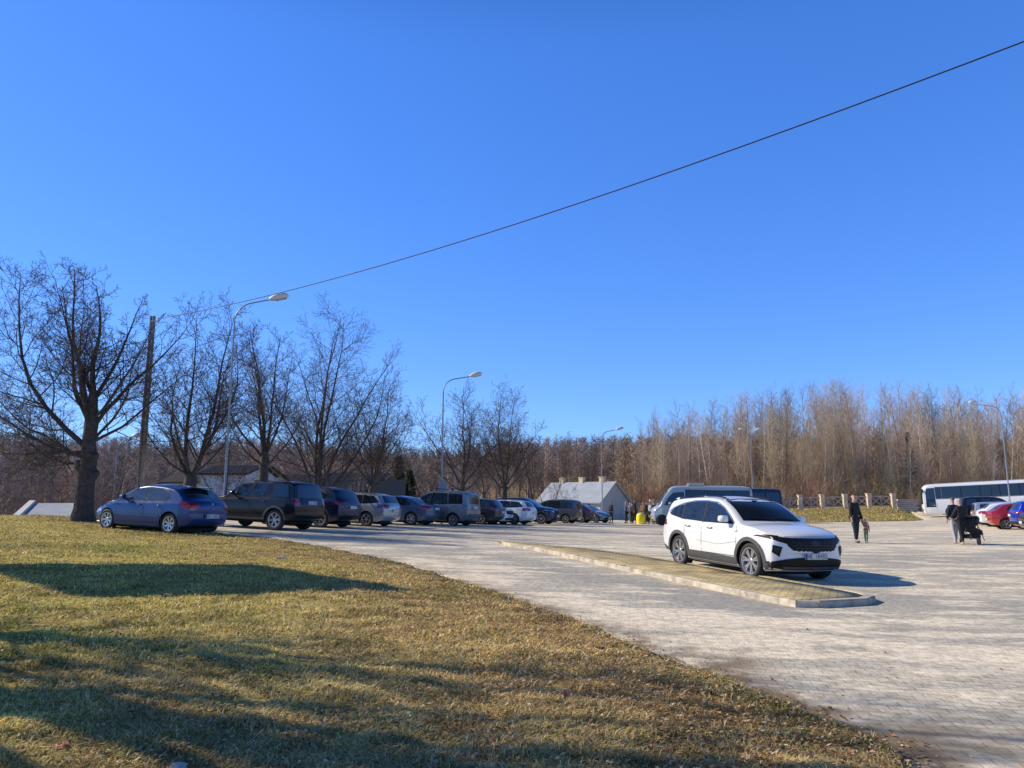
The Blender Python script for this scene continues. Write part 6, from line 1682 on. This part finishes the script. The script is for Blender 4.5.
# couple with pushchair, seen from behind
person(gp(963,543,28.2), math.radians(8), 1.68, 'woman in black quilted jacket pushing the pushchair', M['black'], M['black'], M['hairl'], M['shoe'], armL=((.22,.08,1.16),(.16,.34,1.02)), armR=((-.22,.08,1.16),(-.16,.34,1.02)), stride=.14, longhair=False)
person(gp(956,541.5,29.0), math.radians(2), 1.74, 'fair-haired person in dark jacket and pale trousers walking left of the pushchair', M['navy'], M['palecloth'], M['hairb'], M['shoe'], stride=.16)
def pushchair(loc, rz):
    root = empty('pushchair', (loc[0], loc[1], Tz(*loc)), rz, 'black pushchair with hood and grey lining on three wheels', 'pushchair')
    b = MB()
    for s in (1,-1):
        b.tube([(s*.24,-.52,1.02),(s*.25,-.30,.78),(s*.26,.05,.45),(s*.22,.42,.14)], .014, 6); b.tube([(s*.25,-.22,.72),(s*.28,-.34,.14)], .014, 6); b.tube([(s*.26,.05,.45),(s*.27,-.33,.16)], .012, 6)
    b.tube([(-.24,-.52,1.02),(.24,-.52,1.02)], .018, 8); b.build('frame', M['blackplastic'], root, smooth=60)
    n = 9; vs = []; fs = []
    for i in range(n):
        t = math.radians(-20+150*i/(n-1))
        for j, x in enumerate((-.23,-.2,0,.2,.23)):
            rr = .32 if abs(x) < .22 else .27
            vs.append((x, -.02-rr*math.cos(t)*.8+.0, .78+rr*math.sin(t)*.85))
    for i in range(n-1):
        for j in range(4): fs.append((i*5+j, i*5+j+1, (i+1)*5+j+1, (i+1)*5+j))
    b = MB(); b.add(vs, fs)
    for x in (-.23,.23): 
        k = len(b.v); b.v += [(x,-.02,.76)]; idx = 0 if x < 0 else 4
        for i in range(n-1): b.f.append((k, i*5+idx, (i+1)*5+idx)); b.m.append(0)
    b.build('hood', M['black'], root, smooth=50)
    b = MB(); b.add([(-.22,-.30,.62),(.22,-.30,.62),(.22,.28,.52),(-.22,.28,.52),(-.21,.40,.34),(.21,.40,.34),(-.22,-.36,.95),(.22,-.36,.95),(-.24,-.28,.50),(.24,-.28,.50),(.24,.28,.42),(-.24,.28,.42)],
        [(0,1,2,3),(3,2,5,4),(6,7,1,0),(8,11,10,9),(0,3,11,8),(1,9,10,2),(0,8,9,1),(3,4,11),(2,10,5),(4,5,10,11)]); b.build('seat', M['navy'], root)
    b = MB(); b.box((0,-.10,.30), (.42,.50,.16)); b.build('basket', M['black'], root, bevel=.03)
    for (x, y, r) in ((-.29,-.35,.14),(.29,-.35,.14),(.0,.44,.11)):
        b = MB(); prof = [(r*.72,-.02),(r*.96,-.024),(r,-.012),(r,.012),(r*.96,.024),(r*.72,.02)]
        q = MB(); q.lathe(prof, axis='y', n=24); q.v = [(p[1], p[0], p[2]) for p in q.v]; w_ = q.build('wheel', M['tyre'], root, (x, y, r), smooth=50)
        q = MB(); q.lathe([(.001,.012),(r*.72,.008),(r*.72,-.008),(.001,-.012)], axis='y', n=24); q.v = [(p[1], p[0], p[2]) for p in q.v]; q.build('hub', M['plastic'], w_)
pc = gp(974,543,28.4)
pushchair(pc, math.radians(-50))
# group by the low building
G = 'people waiting near the low building'
person(gp(611.5,524,62), math.radians(120), 1.74, 'person in black standing at the corner of the low building', M['black'], M['black'], M['hairb'], M['darkshoe'], group=G, stride=.05)
person(gp(626.5,525,60), math.radians(60), 1.68, 'person in grey-blue jacket with a pale bag, left of the waiting group', M['greycloth'], M['black'], M['hairl'], M['darkshoe'], group=G, bag=M['palecloth'])
person(gp(630.5,524.5,61.5), math.radians(200), 1.66, 'person in white top half hidden in the waiting group', M['plate'], M['green'], M['hairl'], M['shoe'], group=G)
person(gp(635.0,526,58.0), math.radians(90), 1.86, 'tallest person of the group, in dark navy coat', M['navy'], M['navy'], M['hairb'], M['shoe'], group=G, long_coat=True)
person(gp(647,526,58.5), math.radians(250), 1.74, 'person in black standing right of the yellow sack', M['black'], M['black'], M['hairb'], M['shoe'], group=G)
person(gp(654.5,525,57), math.radians(30), 1.70, 'person in dark clothes close to the minibus nose', M['navy'], M['black'], M['hairb'], M['darkshoe'], group=G)
person(gp(632.5,525,60.5), math.radians(20), 1.62, 'short person in tan jacket between the tallest person and the pale bag', M['tan'], M['black'], M['hairb'], M['darkshoe'], group=G)
person(gp(643.5,524.5,62.5), math.radians(150), 1.70, 'person in tan coat behind the yellow sack', M['tan'], M['greycloth'], M['hairl'], M['darkshoe'], group=G)
person(gp(650.8,524.5,61.0), math.radians(300), 1.72, 'person in grey top partly behind the one in black', M['palecloth'], M['black'], M['hairb'], M['darkshoe'], group=G)
person(gp(658.5,525,58.5), math.radians(80), 1.60, 'person in white hat and pink top beside the minibus bonnet', M['pink'], M['black'], M['hairl'], M['darkshoe'], group=G, hat=M['plate'])
# yellow sack/container
yx, yy_ = gp(641, 525.5, 56.2)
b = MB(); prof = [(.001,0),(.30,.0),(.33,.12),(.34,.45),(.31,.72),(.22,.84),(.10,.90),(.001,.90)]
b.lathe(prof, n=16); ys = b.build('yellow_sack', M['yellow'], None, (yx, yy_, Tz(yx, yy_)), smooth=50)
ys.scale = (1,.8,.92); tag(ys, 'bright yellow sack standing on the ground between two people', 'sack')

# ------------------------------------------------------------------ small things on the lawn
def rock(name, px, py, size, mat, label, seed, flat=.5):
    x, y = ground(px, py, .03); r = random.Random(seed)
    bm = bmesh.new(); bmesh.ops.create_icosphere(bm, subdivisions=3, radius=1)
    for v_ in bm.verts:
        c = v_.co; k = 1+.22*math.sin(c.x*3.1+seed)+.16*math.sin(c.y*4.3+seed*2)+.10*math.sin(c.z*6+c.x*5)
        v_.co = Vector((c.x*k*size, c.y*k*size*.8, c.z*k*size*flat))
    me = bpy.data.meshes.new(name); bm.to_mesh(me); bm.free()
    o = link(name, me, mat, None, (x, y, Tz(x, y)+.03+size*flat*.3), smooth=40); o.rotation_euler = (0,0,r.uniform(0,3)); return tag(o, label, 'stone')
rock('stone', 180, 769, .045, simple('pale_stone', (.55,.53,.5), .9, noise=.2, nscale=20), 'pale stone in the grass at the bottom edge of the picture', 3)
rock('brick_fragment', 62, 750, .065, simple('brick_red', (.35,.12,.06), .9, noise=.3, nscale=25), 'orange-red brick fragment in the shaded grass at lower left', 5)
rock('stone', 281, 549+9.5, .10, simple('grey_stone', (.4,.39,.37), .9, noise=.2, nscale=20), 'flat grey stone in the four-sided shadow on the lawn', 7, .3)
rock('soil_clod', 598, 650, .06, simple('soil_dark', (.04,.03,.02), 1, noise=.3, nscale=25), 'dark clod of soil near the lawn edge', 9)
print('objects', len(bpy.data.objects))
